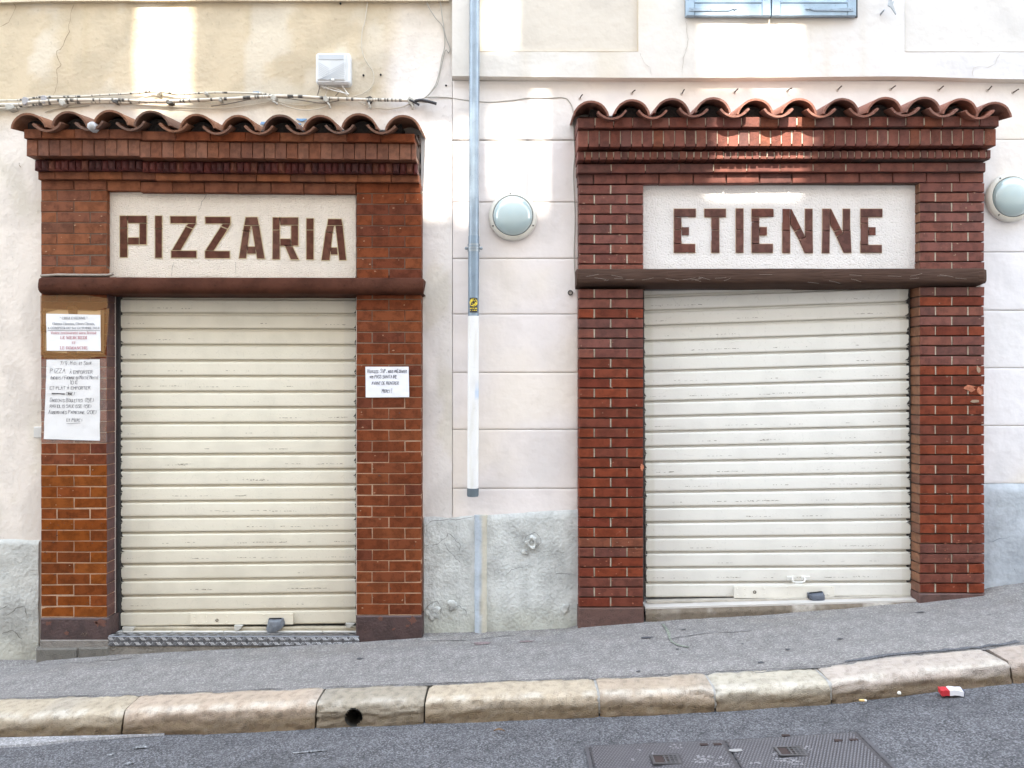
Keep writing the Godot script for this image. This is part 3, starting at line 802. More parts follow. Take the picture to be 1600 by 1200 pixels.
func wall_block(o: Node3D, a: float, d: float, y0: float, y1: float, m: Material, tone: Color) -> void:
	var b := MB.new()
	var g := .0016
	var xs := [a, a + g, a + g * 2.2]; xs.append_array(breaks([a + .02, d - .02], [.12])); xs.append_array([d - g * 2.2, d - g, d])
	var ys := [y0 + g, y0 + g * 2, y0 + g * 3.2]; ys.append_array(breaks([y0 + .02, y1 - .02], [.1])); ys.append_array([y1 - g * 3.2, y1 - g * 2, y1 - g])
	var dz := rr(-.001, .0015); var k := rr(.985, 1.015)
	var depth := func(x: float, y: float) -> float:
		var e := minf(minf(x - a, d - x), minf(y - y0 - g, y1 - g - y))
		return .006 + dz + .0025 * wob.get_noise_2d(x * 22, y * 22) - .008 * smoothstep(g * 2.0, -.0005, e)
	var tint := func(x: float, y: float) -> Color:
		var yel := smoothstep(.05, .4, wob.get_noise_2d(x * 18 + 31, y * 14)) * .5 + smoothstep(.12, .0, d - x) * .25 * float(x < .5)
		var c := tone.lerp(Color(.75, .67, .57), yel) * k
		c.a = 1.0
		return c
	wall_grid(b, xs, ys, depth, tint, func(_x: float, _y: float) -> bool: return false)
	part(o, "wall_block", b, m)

# ---------------------------------------------------------------- bricks
func brick(parent: Node3D, at: Vector3, size: Vector3, m: Material, roll := 0.0, called := "brick", bev := .003) -> MeshInstance3D:   # at: middle of the front face
	var key := "%d_%d_%d_%d_%d" % [roundi(size.x * 500), roundi(size.y * 500), roundi(size.z * 200), roundi(bev * 1000), rng.randi() % 3]
	if not boxes.has(key):
		var b := MB.new()
		b.box(Vector3(-size.x * .5, -size.y * .5, -size.z), Vector3(size.x * .5, size.y * .5, 0), bev * rr(.7, 1.4), false)
		var j := {}
		for i in b.v.size():      # corners knocked a little out of true
			var q := b.v[i]
			if q.z > -size.z + .01:
				var h := Vector3i(q * 4000)
				if not j.has(h): j[h] = Vector3(rr(-.0013, .0013), rr(-.0013, .0013), rr(-.0008, .0008))
				b.v[i] += j[h]
		boxes[key] = b.mesh()
	var o := MeshInstance3D.new()
	o.name = called; o.mesh = boxes[key]; o.material_override = m
	o.position = at - org[parent]; o.rotation = Vector3(rr(-.006, .006), rr(-.004, .004), roll + rr(-.004, .004))
	parent.add_child(o, true)
	return o

# one course of a pier: xs are the joints in metres
func course(parent: Node3D, xs: Array, y0: float, y1: float, z: float, depth: float, fam: Array, jx: float, jy: float, jag := .0015) -> void:
	for i in xs.size() - 1:
		brick(parent, Vector3((xs[i] + xs[i + 1]) * .5, (y0 + y1) * .5, z + rr(-jag, jag)), Vector3(xs[i + 1] - xs[i] - jx, y1 - y0 - jy, depth), pick(fam))

func tile_mesh(r: float, half: float, length: float, thick: float, concave: bool) -> ArrayMesh:
	var key := "tile_%d_%d" % [int(concave), rng.randi() % 3]
	if boxes.has(key): return boxes[key]
	var b := MB.new()
	var seg := 14
	var s := -1.0 if concave else 1.0
	var outer := []; var inner := []
	var nl := 6
	for k in nl:
		var t := float(k) / (nl - 1)
		for i in seg + 1:
			var a := lerpf(-half, half, float(i) / seg)
			var taper := 1.0 - .10 * t
			var w := 1.0 + .012 * wob.get_noise_2d(a * 60 + rng.seed * .001, t * 40 + r * 900)
			for q in 2:
				var rad := (r if q == 0 else r - thick) * taper * w
				var pt := Vector3(sin(a) * rad, s * (cos(a) * rad - r), -t * length + .003 * wob.get_noise_1d(a * 90))
				if q == 0: outer.append(pt)
				else: inner.append(pt)
	# grids want v upwards and u to the right when seen from outside
	var n := seg + 1
	if not concave:
		b.grid(outer, n, nl)
		var rev := []
		for k in nl:
			for i in n: rev.append(inner[k * n + seg - i])
		b.grid(rev, n, nl)
	else:
		var rev := []
		for k in nl:
			for i in n: rev.append(outer[k * n + seg - i])
		b.grid(rev, n, nl)
		b.grid(inner, n, nl)
	for i in seg:
		if not concave: b.quad(inner[i], inner[i + 1], outer[i + 1], outer[i])
		else: b.quad(outer[i], outer[i + 1], inner[i + 1], inner[i])
	for k in nl - 1:
		for e in [0, seg]:
			var q := [outer[k * n + e], inner[k * n + e], inner[(k + 1) * n + e], outer[(k + 1) * n + e]]
			if (e == 0) != concave: b.quad(q[0], q[3], q[2], q[1])
			else: b.quad(q[0], q[1], q[2], q[3])
	boxes[key] = b.mesh()
	return boxes[key]

func tile_roof(o: Node3D, crests: Array, ys: Array, zt: float, bed_y: float, fam: Array) -> void:
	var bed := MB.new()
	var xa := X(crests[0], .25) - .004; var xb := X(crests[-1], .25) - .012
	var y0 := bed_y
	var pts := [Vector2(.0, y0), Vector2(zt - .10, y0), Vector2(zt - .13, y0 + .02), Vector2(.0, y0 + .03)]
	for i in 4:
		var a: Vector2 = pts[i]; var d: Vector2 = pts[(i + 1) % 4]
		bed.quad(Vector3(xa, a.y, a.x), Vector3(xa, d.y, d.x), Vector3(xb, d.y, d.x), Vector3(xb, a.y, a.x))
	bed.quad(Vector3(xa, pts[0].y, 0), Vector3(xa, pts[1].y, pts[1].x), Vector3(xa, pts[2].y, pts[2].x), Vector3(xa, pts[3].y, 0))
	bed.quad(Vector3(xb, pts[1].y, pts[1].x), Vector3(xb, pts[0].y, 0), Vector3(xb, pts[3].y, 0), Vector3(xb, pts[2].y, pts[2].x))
	var roof := part(o, "tile_roof", bed, mat("roof_bed_shade", Color(.022, .016, .014), .95, "cement", 2.0, .8))  # near-black colour puts in the shade of the hollows under the tiles
	var slope := deg_to_rad(9.5)
	for i in crests.size():
		var x := X(crests[i], zt); var y := Y(ys[i], zt)
		var m := MeshInstance3D.new()
		m.name = "roof_tile"; m.mesh = tile_mesh(.118, deg_to_rad(76), .40, .0125, false); m.material_override = pick(fam)
		m.position = Vector3(x, y, zt + rr(-.008, .008)) - org[roof]; m.rotation = Vector3(slope + rr(-.02, .02), rr(-.02, .02), rr(-.05, .05))
		roof.add_child(m, true)
		var fill := MB.new(); var arc := PackedVector2Array()      # near-black fill, painting in the shade under the cover tile
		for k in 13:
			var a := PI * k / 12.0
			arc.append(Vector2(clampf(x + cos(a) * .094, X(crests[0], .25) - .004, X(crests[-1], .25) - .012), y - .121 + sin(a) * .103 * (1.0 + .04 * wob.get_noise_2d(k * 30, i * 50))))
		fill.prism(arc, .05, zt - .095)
		part(roof, "shade_fill", fill, mat("roof_bed_shade", Color.WHITE))
		if i == crests.size() - 1: continue
		var xm := (x + X(crests[i + 1], zt)) * .5; var ym := (y + Y(ys[i + 1], zt)) * .5 - .124
		m = MeshInstance3D.new()
		m.name = "roof_tile"; m.mesh = tile_mesh(.112, deg_to_rad(56), .40, .0125, true); m.material_override = pick(fam)
		m.position = Vector3(xm, ym, zt - .002 + rr(-.008, .006)) - org[roof]; m.rotation = Vector3(slope + rr(-.015, .015), rr(-.015, .015), rr(-.05, .05))
		roof.add_child(m, true)

# a course of the cornice from px0 to px1, n pieces, py at its two edges as functions of px
func cornice_course(parent: Node3D, px0: float, px1: float, pitch: float, top: Callable, low: Callable, z: float, fam: Array, called: String, jx: float, start := 0.0, bev := .003) -> void:
	var x := px0 - start
	while x < px1 - 1.0:
		var a := maxf(x, px0); var d := minf(x + pitch * rr(.97, 1.03), px1)
		if px1 - d < pitch * .25: d = px1
		var m := (a + d) * .5
		var yt: float = Y(top.call(m), z); var yl: float = Y(low.call(m), z)
		var roll := atan2(Y(top.call(m + 8.0), z) - Y(top.call(m - 8.0), z), X(m + 8.0, z) - X(m - 8.0, z)) if absf(m - 219.0) > 12.0 else 0.0
		brick(parent, Vector3(X(m, z), (yt + yl) * .5, z + rr(-.0025, .0025)), Vector3(X(d, z) - X(a, z) - jx, yt - yl - .003, z - .01), pick(fam), roll, called, bev)
		x = d

func letters(o: Node3D, px: Array, zf: float, fam: Array, bed: Material, lip: float) -> void:   # px: for each letter a list of outlines on the photograph, one per tile
	for l in px:
		var bm := MB.new(); var tiles := []
		for s in l:
			var poly := PackedVector2Array()
			for i in range(0, s.size(), 2): poly.append(Vector2(X(s[i], zf), Y(s[i + 1], zf)))
			var big := Geometry2D.offset_polygon(poly, .0035)
			if big.size(): bm.prism(big[0], zf - .02, zf - lip)
			var t := MB.new()
			var small := Geometry2D.offset_polygon(poly, -.0012, Geometry2D.JOIN_MITER)
			t.prism(small[0] if small.size() else poly, zf - .015, zf + rr(-.001, .001), .0015)
			tiles.append(t)
		var letter := part(o, "letter", bm, bed)
		for t in tiles: part(letter, "letter_tile", t, pick(fam))

func sign_panel(o: Node3D, xa: float, xb: float, ya: float, yb: float, z: float, m: Material) -> void:
	var b := MB.new()
	var xs := breaks([xa, xb], [.014]); var ys := breaks([ya, yb], [.014])
	wall_grid(b, xs, ys, func(x: float, y: float) -> float: return z + .0012 * wob.get_noise_2d(x * 170, y * 260) + .003 * wob.get_noise_2d(x * 50, y * 50), func(x: float, y: float) -> Color: return Color.WHITE * (1.0 - .05 * smoothstep(.1, .4, wob.get_noise_2d(x * 40, y * 40))), func(_x: float, _y: float) -> bool: return false)
	b.box(Vector3(xa - .02, ya - .02, z - .08), Vector3(xb + .02, yb + .02, z - .01))
	part(o, "sign_panel", b, m)

func pier_core(o: Node3D, x0: float, x1: float, y0: float, y1: float, z0: float, z1: float, dark: Color, light: Color, key: String) -> MeshInstance3D:
	var b := MB.new()
	var n := 16
	for i in n:
		var a := lerpf(y0, y1, float(i) / n); var d := lerpf(y0, y1, float(i + 1) / n)
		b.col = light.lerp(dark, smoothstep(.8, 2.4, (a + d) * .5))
		b.quad(Vector3(x0, a, z1), Vector3(x1, a, z1), Vector3(x1, d, z1), Vector3(x0, d, z1))
		b.quad(Vector3(x1, a, z1), Vector3(x1, a, z0), Vector3(x1, d, z0), Vector3(x1, d, z1))
		b.quad(Vector3(x0, a, z0), Vector3(x0, a, z1), Vector3(x0, d, z1), Vector3(x0, d, z0))
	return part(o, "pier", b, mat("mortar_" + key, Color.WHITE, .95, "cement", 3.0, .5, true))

const ZP := .10

func build_left_portal() -> void:
	var o := thing("brick_shopfront", "left shopfront of flat orange brown brick with a dark tile sign on white roughcast", "shopfront", Vector3(X(360, ZP), -.1, 0))
	var low := tones("bl", [Color(.20, .054, .010), Color(.215, .06, .012), Color(.185, .048, .010), Color(.20, .052, .014), Color(.165, .044, .012), Color(.145, .04, .012), Color(.215, .062, .014)], .68, "brick", 3.0, .12, .15)
	var mid := tones("bm", [Color(.165, .045, .018), Color(.18, .049, .019), Color(.15, .041, .017), Color(.17, .05, .022), Color(.14, .039, .018), Color(.125, .037, .02), Color(.185, .055, .022)], .65, "brick", 3.0, .12, .18)
	var up := tones("bu", [Color(.205, .076, .038), Color(.19, .072, .04), Color(.22, .08, .038), Color(.175, .068, .04), Color(.195, .068, .032), Color(.15, .063, .038), Color(.165, .062, .034)], .65, "brick", 3.0, .14, .18)
	var rev := tones("brev", [Color(.10, .045, .04), Color(.115, .05, .042), Color(.09, .042, .04)], .5, "brick", 3.0, .1)
	var dark := Color(.12, .08, .055); var light := Color(.44, .29, .19)
	var sides := [[63.5, 167.0, 964.5, 297.5], [556.5, 658.5, 961.0, 302.0]]
	for s in 2:
		var xa := X(sides[s][0], ZP); var xb := X(sides[s][1], ZP); var w := xb - xa
		var yb := Y(sides[s][2], ZP)
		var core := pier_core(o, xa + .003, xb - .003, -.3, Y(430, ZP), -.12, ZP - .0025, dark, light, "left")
		var n := 30
		for k in n:
			var y0 := yb + k * 17.0 / F * 5.0
			var y1 := y0 + 17.0 / F * 5.0
			if k == n - 1: y1 = Y(456, ZP)
			var xs := [xa, xa + w * .5, xb] if k % 2 == 0 else [xa, xa + w * .245, xa + w * .745, xb]
			var h := (y0 - .2) / 2.0
			var fam: Array = (low if rr(.35, .65) > h else mid) if s == 0 else mid
			course(core, xs, y0, y1, ZP, .09, fam, .0045, .0045)
			if s == 0: brick(core, Vector3(xb + .001, (y0 + y1) * .5, .008), Vector3(.178, y1 - y0 - .005, .1), pick(rev), 0.0, "brick", .001).rotation.y = PI / 2
		# the upper, shorter part beside the sign
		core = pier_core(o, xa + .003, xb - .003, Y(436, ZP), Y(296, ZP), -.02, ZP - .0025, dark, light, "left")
		var yt := Y(sides[s][3], ZP)
		for k in 8:
			var y1 := yt - k * 16.85 / F * 5.0
			var xs := [xa, xa + w * .245, xa + w * .745, xb] if k % 2 == 0 else [xa, xa + w * .5, xb]
			course(core, xs, y1 - 16.85 / F * 5.0, y1, ZP, .09, up if s == 0 else mid, .0045, .0045)
		# dark painted base block with chipped paint
		var b := MB.new()
		var zb := ZP + .012
		var p0 := X(sides[s][0] - (1.5 if s == 0 else .5), zb); var p1 := X(sides[s][1] + (3.0 if s == 0 else 1.5), zb)
		b.box(Vector3(p0, -.35, -.1), Vector3(p1, yb - .002, zb), .008)
		var bp := part(o, "base_block", b, mat("base_block", Color(.062, .034, .032), .6, "brick", 2.0, .4))
		for i in 7:
			var f := MB.new(); var poly := PackedVector2Array()
			var cx := rr(p0 + .03, p1 - .03); var cy := yb - rr(.015, .11); var r := rr(.008, .026)
			for q in 16: poly.append(Vector2(cx + cos(TAU * q / 16) * r * (1.2 + 2.0 * wob.get_noise_2d(i * 90, q * 22)), cy + sin(TAU * q / 16) * r * (.7 + 1.6 * wob.get_noise_2d(i * 70 + 500, q * 30))))
			f.prism(poly, zb - .004, zb + .001)
			part(bp, "paint_chip", f, mat("chip_a", Color(.12, .05, .035), .8) if i != 4 or s == 1 else mat("chip_b", Color(.36, .27, .17), .9))
	# stone step under the left pier
	var b := MB.new()
	b.box(Vector3(X(55, .13), -.4, -.1), Vector3(X(120, .13), Y(1013, .13), .13), .01)
	b.box(Vector3(X(120.8, .13), -.4, -.1), Vector3(X(169, .13), Y(1012, .13), .128), .01)
	part(o, "stone_step", b, mat("step_stone", Color(.13, .12, .105), .85, "stone", 2.5, .9))
	b = MB.new()
	b.box(Vector3(X(62, .118), -.3, -.1), Vector3(X(171, .118), Y(1000, .118), .118), .006)
	part(o, "stone_step", b, mat("step_stone2", Color(.2, .18, .16), .85, "stone", 3.0, 1.0))
	# lintel: long glazed moulding, rounded below
	b = MB.new()
	var prof := [[.0, .106], [.140, .106], [.150, .103], [.157, .094], [.163, .062], [.164, .040], [.160, .022], [.150, .008], [.134, -.001], [-.06, -.004]]
	var la := X(58, .16); var lb := X(661, .16); var yl := Y(458.5, .15)
	var pts := []
	var cuts := breaks([la, la + .02, lb - .02, lb], [.02, .12, .02])
	for k in prof.size():
		for x in cuts:
			var e := .012 * (smoothstep(.02, 0.0, x - la) + smoothstep(.02, 0.0, lb - x))
			var pz: float = prof[k][0]; var py: float = prof[k][1]
			pts.append(Vector3(x, yl + py + e * (.5 - py / .108) + .002 * wob.get_noise_1d(x * 60) - .004 * (x - la) / (lb - la), pz - e))
	var flip := []
	for k in range(prof.size() - 1, -1, -1):
		for i in cuts.size(): flip.append(pts[k * cuts.size() + i])
	b.grid(flip, cuts.size(), prof.size())
	for e in 2:
		var i := 0 if e == 0 else cuts.size() - 1
		for k in range(1, prof.size() - 2):
			var q0: Vector3 = pts[i]; var q1: Vector3 = pts[k * cuts.size() + i]; var q2: Vector3 = pts[(k + 1) * cuts.size() + i]
			if e == 0: b.tri(q0, q2, q1)
			else: b.tri(q0, q1, q2)
	part(o, "lintel", b, mat("lintel_glaze", Color(.078, .030, .019), .6, "brick", 1.2, .5, false, 0.0, .15))
	# mortar weathering on the lintel top, at the left
	b = MB.new()
	b.tube([P(64, 431, .12), P(90, 429.5, .13), P(130, 430, .13), P(168, 430, .125), P(177, 428, .12)], .009, 8)
	part(o, "mortar_fillet", b, mat("fillet", Color(.3, .26, .22), .95, "cement", 3.0, .6))
	# sign
	sign_panel(o, X(168, .06), X(556, .06), Y(434, .06), Y(300, .06), .06, mat("sign_plaster_l", Color(.73, .65, .56), .93, "stipple", 5.0, .55, true))
	cracks(o, [[323, 304, 318, 311, 315, 318, 312, 325, 311, 331], [271, 410, 270, 420, 269, 432], [367, 410, 368, 428]], .066, Color(.3, .26, .22), .0025)
	var lt := tones("letter_l", [Color(.108, .043, .027), Color(.122, .05, .033), Color(.10, .038, .026), Color(.13, .06, .042)], .65, "brick", 4.0, .08, .2)
	letters(o, [
		[[187, 337, 199, 337, 199, 356, 187, 356], [187, 356.6, 199, 356.6, 199, 402, 187, 402], [199.6, 337, 229, 337, 229, 348.5, 199.6, 348.5], [217.5, 349, 229, 349, 229, 382, 217.5, 382], [199.6, 371, 217, 371, 217, 382, 199.6, 382]],
		[[242, 337, 253, 337, 253, 357, 242, 357], [242, 357.6, 253, 357.6, 253, 403, 242, 403]],
		[[265.5, 337.5, 306.5, 337.5, 306, 349, 266, 349], [294, 349.5, 306, 349.5, 301.5, 357, 290.5, 353], [290, 354, 301, 358, 282, 391, 268.5, 391], [267, 391.5, 307, 391.5, 307, 403, 267, 403]],
		[[320, 338.5, 360, 338.5, 360, 349.5, 320.5, 349.5], [348, 350, 360, 350, 356, 357.5, 345, 353], [344.5, 354, 355.5, 358.5, 334, 391.5, 320.5, 391.5], [320, 392, 359, 392, 359, 403.5, 320, 403.5]],
		[[383.5, 339, 402, 339, 404.8, 352, 381.3, 352], [381, 352.5, 392, 352.5, 390, 361.5, 379.7, 360], [393, 352.5, 404.9, 352.5, 413.5, 404, 401.5, 404], [379.5, 360.6, 390, 362, 384.5, 403.5, 373, 403.5], [387.2, 385, 398.4, 385, 400, 396.5, 385.6, 396.5]],
		[[426, 339.5, 437, 339.5, 437, 359, 426, 359], [426, 359.6, 437, 359.6, 437, 405, 425.5, 405], [437.6, 339.5, 466, 339.5, 466, 351.5, 437.6, 351.5], [454.5, 352, 466, 352, 466, 384, 454.5, 384], [437.6, 373, 454, 373, 454, 384, 437.6, 384], [445, 384.5, 457, 384.5, 467, 405.5, 454, 405.5]],
		[[478.5, 341, 490, 341, 490, 359, 478.5, 359], [478.5, 359.6, 490, 359.6, 490, 405.5, 478.5, 405.5]],
		[[512.5, 342, 533.5, 342, 535.3, 352, 511, 352], [510.8, 352.5, 522, 352.5, 520, 363, 508.5, 362], [524, 352.5, 535.5, 352.5, 541, 406.5, 530, 406.5], [508.3, 362.6, 519.8, 363.6, 515, 406.5, 502, 406.5], [517.2, 386.5, 526.6, 386.5, 528, 398, 516, 398]],
	], .0655, lt, mat("letter_bed", Color(.5, .4, .25), .9), .002)
	# cornice
	var c0 := ZP + .002
	var drop := func(px: float) -> float: return 0.0 if px < 218.0 else lerpf(2.5, 6.5, (px - 218.0) / 430.0)
	var cb := MB.new()
	var cxa := X(63, ZP); var cxb := X(656, ZP)
	for q in [[296, 204, ZP - .012], [279, 268, ZP + .018], [266, 249, ZP + .05], [244, 219, ZP + .115], [217, 204, ZP + .14]]:
		var zq: float = q[2]
		cb.col = Color(.06, .038, .028)
		cb.box(Vector3(cxa + .004, Y(q[0] - 1.0, zq), -.01), Vector3(cxb - .004, Y(q[1] + 7.0, zq), zq))
	var cor := part(o, "cornice", cb, mat("mortar_left", Color.WHITE, .95, "cement", 3.0, .5, true))
	cornice_course(cor, 167, 556, 51.5, func(px: float) -> float: return 281.5 + drop.call(px) * .8, func(px: float) -> float: return 298.5 + drop.call(px) * .8, c0 + .002, up, "brick", .004, 0.0)
	cornice_course(cor, 63.5, 166.5, 51.5, func(_px: float) -> float: return 281.5, func(_px: float) -> float: return 297.2, c0, up, "brick", .004, 0.0)
	cornice_course(cor, 556.5, 657.5, 51.5, func(_px: float) -> float: return 286.5, func(_px: float) -> float: return 301.8, c0, mid, "brick", .004, 0.0)
	cornice_course(cor, 59, 655, 52.5, func(px: float) -> float: return 268.0 + drop.call(px) * .8, func(px: float) -> float: return 280.5 + drop.call(px) * .7, c0 + .034, up, "brick", .003, 26.0)
	var burg := tones("burg", [Color(.10, .025, .022), Color(.085, .022, .02), Color(.12, .03, .024), Color(.07, .022, .02), Color(.13, .042, .026)], .5, "brick", 3.0, .15, .3)
	cornice_course(cor, 52, 652, 10.6, func(px: float) -> float: return 249.0 + drop.call(px) * .75, func(px: float) -> float: return 266.0 + drop.call(px) * .75, c0 + .078, burg, "moulding_brick", .0015, 0.0, .016)
	var sol := tones("sol", [Color(.18, .065, .034), Color(.20, .074, .038), Color(.165, .068, .042), Color(.15, .058, .035), Color(.21, .09, .055)], .55, "brick", 4.0, .2, .3)
	cornice_course(cor, 41, 650.5, 17.6, func(px: float) -> float: return 218.0 + drop.call(px) * .95, func(px: float) -> float: return 244.0 + drop.call(px) * .95, c0 + .135, sol, "soldier_brick", .003, 0.0)
	cornice_course(cor, 37, 648, 53.0, func(px: float) -> float: return 201.5 + drop.call(px) * 1.1, func(px: float) -> float: return 216.5 + drop.call(px), c0 + .160, mid + up, "brick", .003, 25.0)
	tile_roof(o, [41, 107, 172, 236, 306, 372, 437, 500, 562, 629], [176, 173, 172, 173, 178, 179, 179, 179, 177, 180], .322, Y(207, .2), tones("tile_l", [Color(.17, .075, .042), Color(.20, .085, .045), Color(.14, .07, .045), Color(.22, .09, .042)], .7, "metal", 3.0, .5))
	# a clump of old mortar left in the second valley
	b = MB.new()
	b.lathe(P(142, 196, .33), Vector3.BACK, Vector3.RIGHT, [[.03, -.05], [.028, -.01], [.018, .008], [0, .012]], 9)
	for i in b.v.size(): b.v[i] += Vector3(wob.get_noise_1d(b.v[i].x * 500) * .012, wob.get_noise_1d(b.v[i].y * 600 + b.v[i].x * 300) * .012, 0)
	part(o, "mortar_lump", b, mat("lump", Color(.5, .5, .5), .95, "cement", 5.0, .6))
	smears(o, [[66, 300, 164, 428], [560, 305, 655, 428], [66, 700, 164, 955], [560, 465, 655, 950]], ZP, 70, Color(.30, .17, .10), "smear_l")
	smears(o, [[66, 800, 164, 960], [560, 620, 655, 955]], ZP, 40, Color(.07, .035, .025), "smear_d")
	# threshold: white marble sill, and a steel tread plate over the step
	b = MB.new()
	for q in [[170, 262], [263, 343], [344, 500], [501, 561]]: b.box(Vector3(X(q[0], .06) + .001, -.06, -.1), Vector3(X(q[1], .06) - .001, Y(992, .07), .055), .003)
	part(o, "sill", b, mat("marble", Color(.62, .60, .57), .4, "plaster", 2.0, .05))
	var zt := .118
	b = MB.new()
	var ta := X(169, zt); var tb := X(561, zt); var ty := Y(994, zt); var tl := Y(1010, zt)
	b.box(Vector3(ta, tl, .04), Vector3(tb, ty, zt), .003)
	var steel := mat("tread_steel", Color(.20, .20, .21), .38, "metal", 3.0, .05, false, .85)
	var tp := part(o, "tread_plate", b, steel)
	b = MB.new()
	var nx := int((tb - ta) / .034)
	for i in nx:
		for j in 4:      # two rows on the upright face, two over the narrow top
			var c := Vector3(ta + (i + .5) * (tb - ta) / nx, lerpf(tl, ty, .27 + .46 * j), zt + .0002)
			var f := Vector3(0, 0, .0025); var v := Vector3.UP
			if j > 1:
				c = Vector3(c.x, ty + .0003, zt - .02 - .028 * (j - 2)); f = Vector3(0, .0025, 0); v = Vector3(0, 0, -1)
			var s := 1.0 if (i + j) % 2 == 0 else -1.0
			for k in 3:
				var o2 := (k - 1) * .0095
				var m := c + Vector3(o2, 0, 0) - v * s * o2 * .0
				var d := Vector3(.009, 0, 0) + v * (.011 * s); var w := Vector3(-.0018 * s, 0, 0) + v * .0018
				b.quad(m - d - w * s, m + d - w * s, m + d * .8 + f, m - d * .8 + f); b.quad(m + d + w * s, m - d + w * s, m - d * .8 + f, m + d * .8 + f)
	part(tp, "tread_bar", b, mat("tread_bars", Color(.33, .33, .34), .3, "", 1.0, 0, false, .9), "stuff")
	b = MB.new()
	b.box(Vector3(X(169, .112), -.35, -.05), Vector3(X(563, .112), tl - .001, .112), .004)
	part(o, "step_concrete", b, mat("step_conc", Color(.2, .18, .155), .95, "cement", 2.0, 1.0))

func build_right_portal() -> void:
	var zp := .105
	var o := thing("brick_shopfront", "right shopfront of deep jointed dark red brick, its tile sign on smooth white plaster", "shopfront", Vector3(X(1220, zp), .1, 0))
	var red := tones("rr", [Color(.185, .042, .020), Color(.20, .046, .022), Color(.17, .039, .02), Color(.185, .047, .026), Color(.155, .036, .021), Color(.14, .037, .022), Color(.155, .044, .028)], .55, "brick", 3.0, .10, .22)
	var redup := tones("ru", [Color(.17, .055, .038), Color(.16, .052, .037), Color(.185, .06, .04), Color(.15, .048, .036), Color(.12, .045, .036), Color(.175, .062, .048)], .5, "brick", 3.0, .10, .35)
	var worn := tones("rw", [Color(.145, .05, .036), Color(.13, .047, .036), Color(.16, .05, .034), Color(.185, .06, .034)], .6, "brick", 3.0, .25, .3)
	var rev := tones("rrev", [Color(.19, .082, .04), Color(.21, .09, .045), Color(.17, .07, .04)], .55, "brick", 3.0, .12)
	var dark := Color(.10, .07, .055); var light := Color(.12, .085, .065)
	var joint := mat("joint_r", Color(.42, .36, .28), .95, "cement", 5.0, .4)
	var sides := [[903.5, 1006.0, 451.0, 15.56, 32, 288.0], [1437.0, 1539.0, 447.5, 15.47, 31, 285.0]]
	for s in 2:
		var xa := X(sides[s][0], zp); var xb := X(sides[s][1], zp); var w := xb - xa
		var yt := Y(sides[s][2], zp); var ph: float = sides[s][3] / F * (CZ - zp)
		for half in 2:
			var top := yt if half == 0 else Y(sides[s][5], zp)
			var n: int = sides[s][4] if half == 0 else 9
			var lowest := top - n * ph
			var core := pier_core(o, xa + .009, xb - .009, lowest - (.35 if half == 0 else 0.01), top, -.14 if half == 0 else -.02, zp - .022, dark, light, "right")
			var jb := MB.new()
			for k in n:
				var y1 := top - k * ph; var y0 := y1 - ph
				var a_row := (k % 2 == 0) == (half == 0)
				var xs := [xa, xa + w * .245, xa + w * .745, xb] if a_row else [xa, xa + w * .495, xb]
				var fam := red if half == 0 else redup
				if half == 0 and k < 8: fam = redup if rng.randf() < .7 else red
				if half == 0 and k > n - 8 and rng.randf() < .5: fam = worn
				course(core, xs, y0, y1, zp, .095, fam, .009, .0085, .003)
				for i in range(1, xs.size() - 1): jb.box(Vector3(xs[i] - .0044, y0 + .006, zp - .02), Vector3(xs[i] + .0044, y1 - .004, zp - .002 - rr(0, .003)))
				if s == 1:
					var rb := brick(core, Vector3(xa - .001, (y0 + y1) * .5, .008), Vector3(.186, ph - .0085, .1), pick(rev), 0.0, "brick", .002)
					rb.rotation.y = -PI / 2
			part(core, "pointing", jb, joint, "stuff")
		# foot of the pier
		var b := MB.new()
		var yb := yt - int(sides[s][4]) * ph - .002
		if s == 0: b.box(Vector3(xa, -.3, -.1), Vector3(xb, yb, zp + .004), .008)
		else: b.box(Vector3(xa - .004, -.2, -.1), Vector3(xb, yb, zp + .002), .006)
		part(o, "base_block", b, mat("base_r", Color(.115, .06, .048), .85, "stone", 3.0, 1.6) if s == 0 else mat("base_r2", Color(.11, .055, .045), .6, "brick", 3.0, .3))
	smears(o, [[906, 290, 1002, 420], [1440, 288, 1535, 420], [906, 455, 1002, 940], [1440, 452, 1535, 920]], zp, 90, Color(.27, .16, .11), "smear_r")
	smears(o, [[906, 820, 1004, 945], [1440, 820, 1537, 925]], zp, 60, Color(.30, .105, .06), "smear_o")
	# chipped corner bricks
	for q in [[1516, 606, 9, 6], [1531, 611, 5, 6], [1523, 627, 7, 3], [1529, 578, 4, 7], [1003, 731, 3, 6]]:
		var m := MB.new(); var poly := PackedVector2Array()
		for k in 9: poly.append(Vector2(X(q[0] + cos(TAU * k / 9) * q[2] * rr(.5, 1.2), zp), Y(q[1] + sin(TAU * k / 9) * q[3] * rr(.5, 1.2), zp)))
		m.prism(poly, zp - .004, zp + .0035, .001)
		part(o, "chipped_spot", m, mat("chip_orange", Color(.48, .17, .09), .9, "brick", 5.0, .5) if q[3] > 3 and q[1] != 578 else mat("chip_tan", Color(.28, .2, .14), .9))
	# lintel: dark stained timber with an eased lower edge
	var b := MB.new()
	var prof := [[.0, .112], [.155, .112], [.163, .105], [.166, .06], [.163, .03], [.15, .014], [.04, .0], [-.08, -.001]]
	var la := X(901.5, .16); var lb := X(1543, .16); var yl := Y(447.5, .15)
	var cuts := breaks([la, la + .02, lb - .03, lb], [.02, .1, .01])
	var pts := []
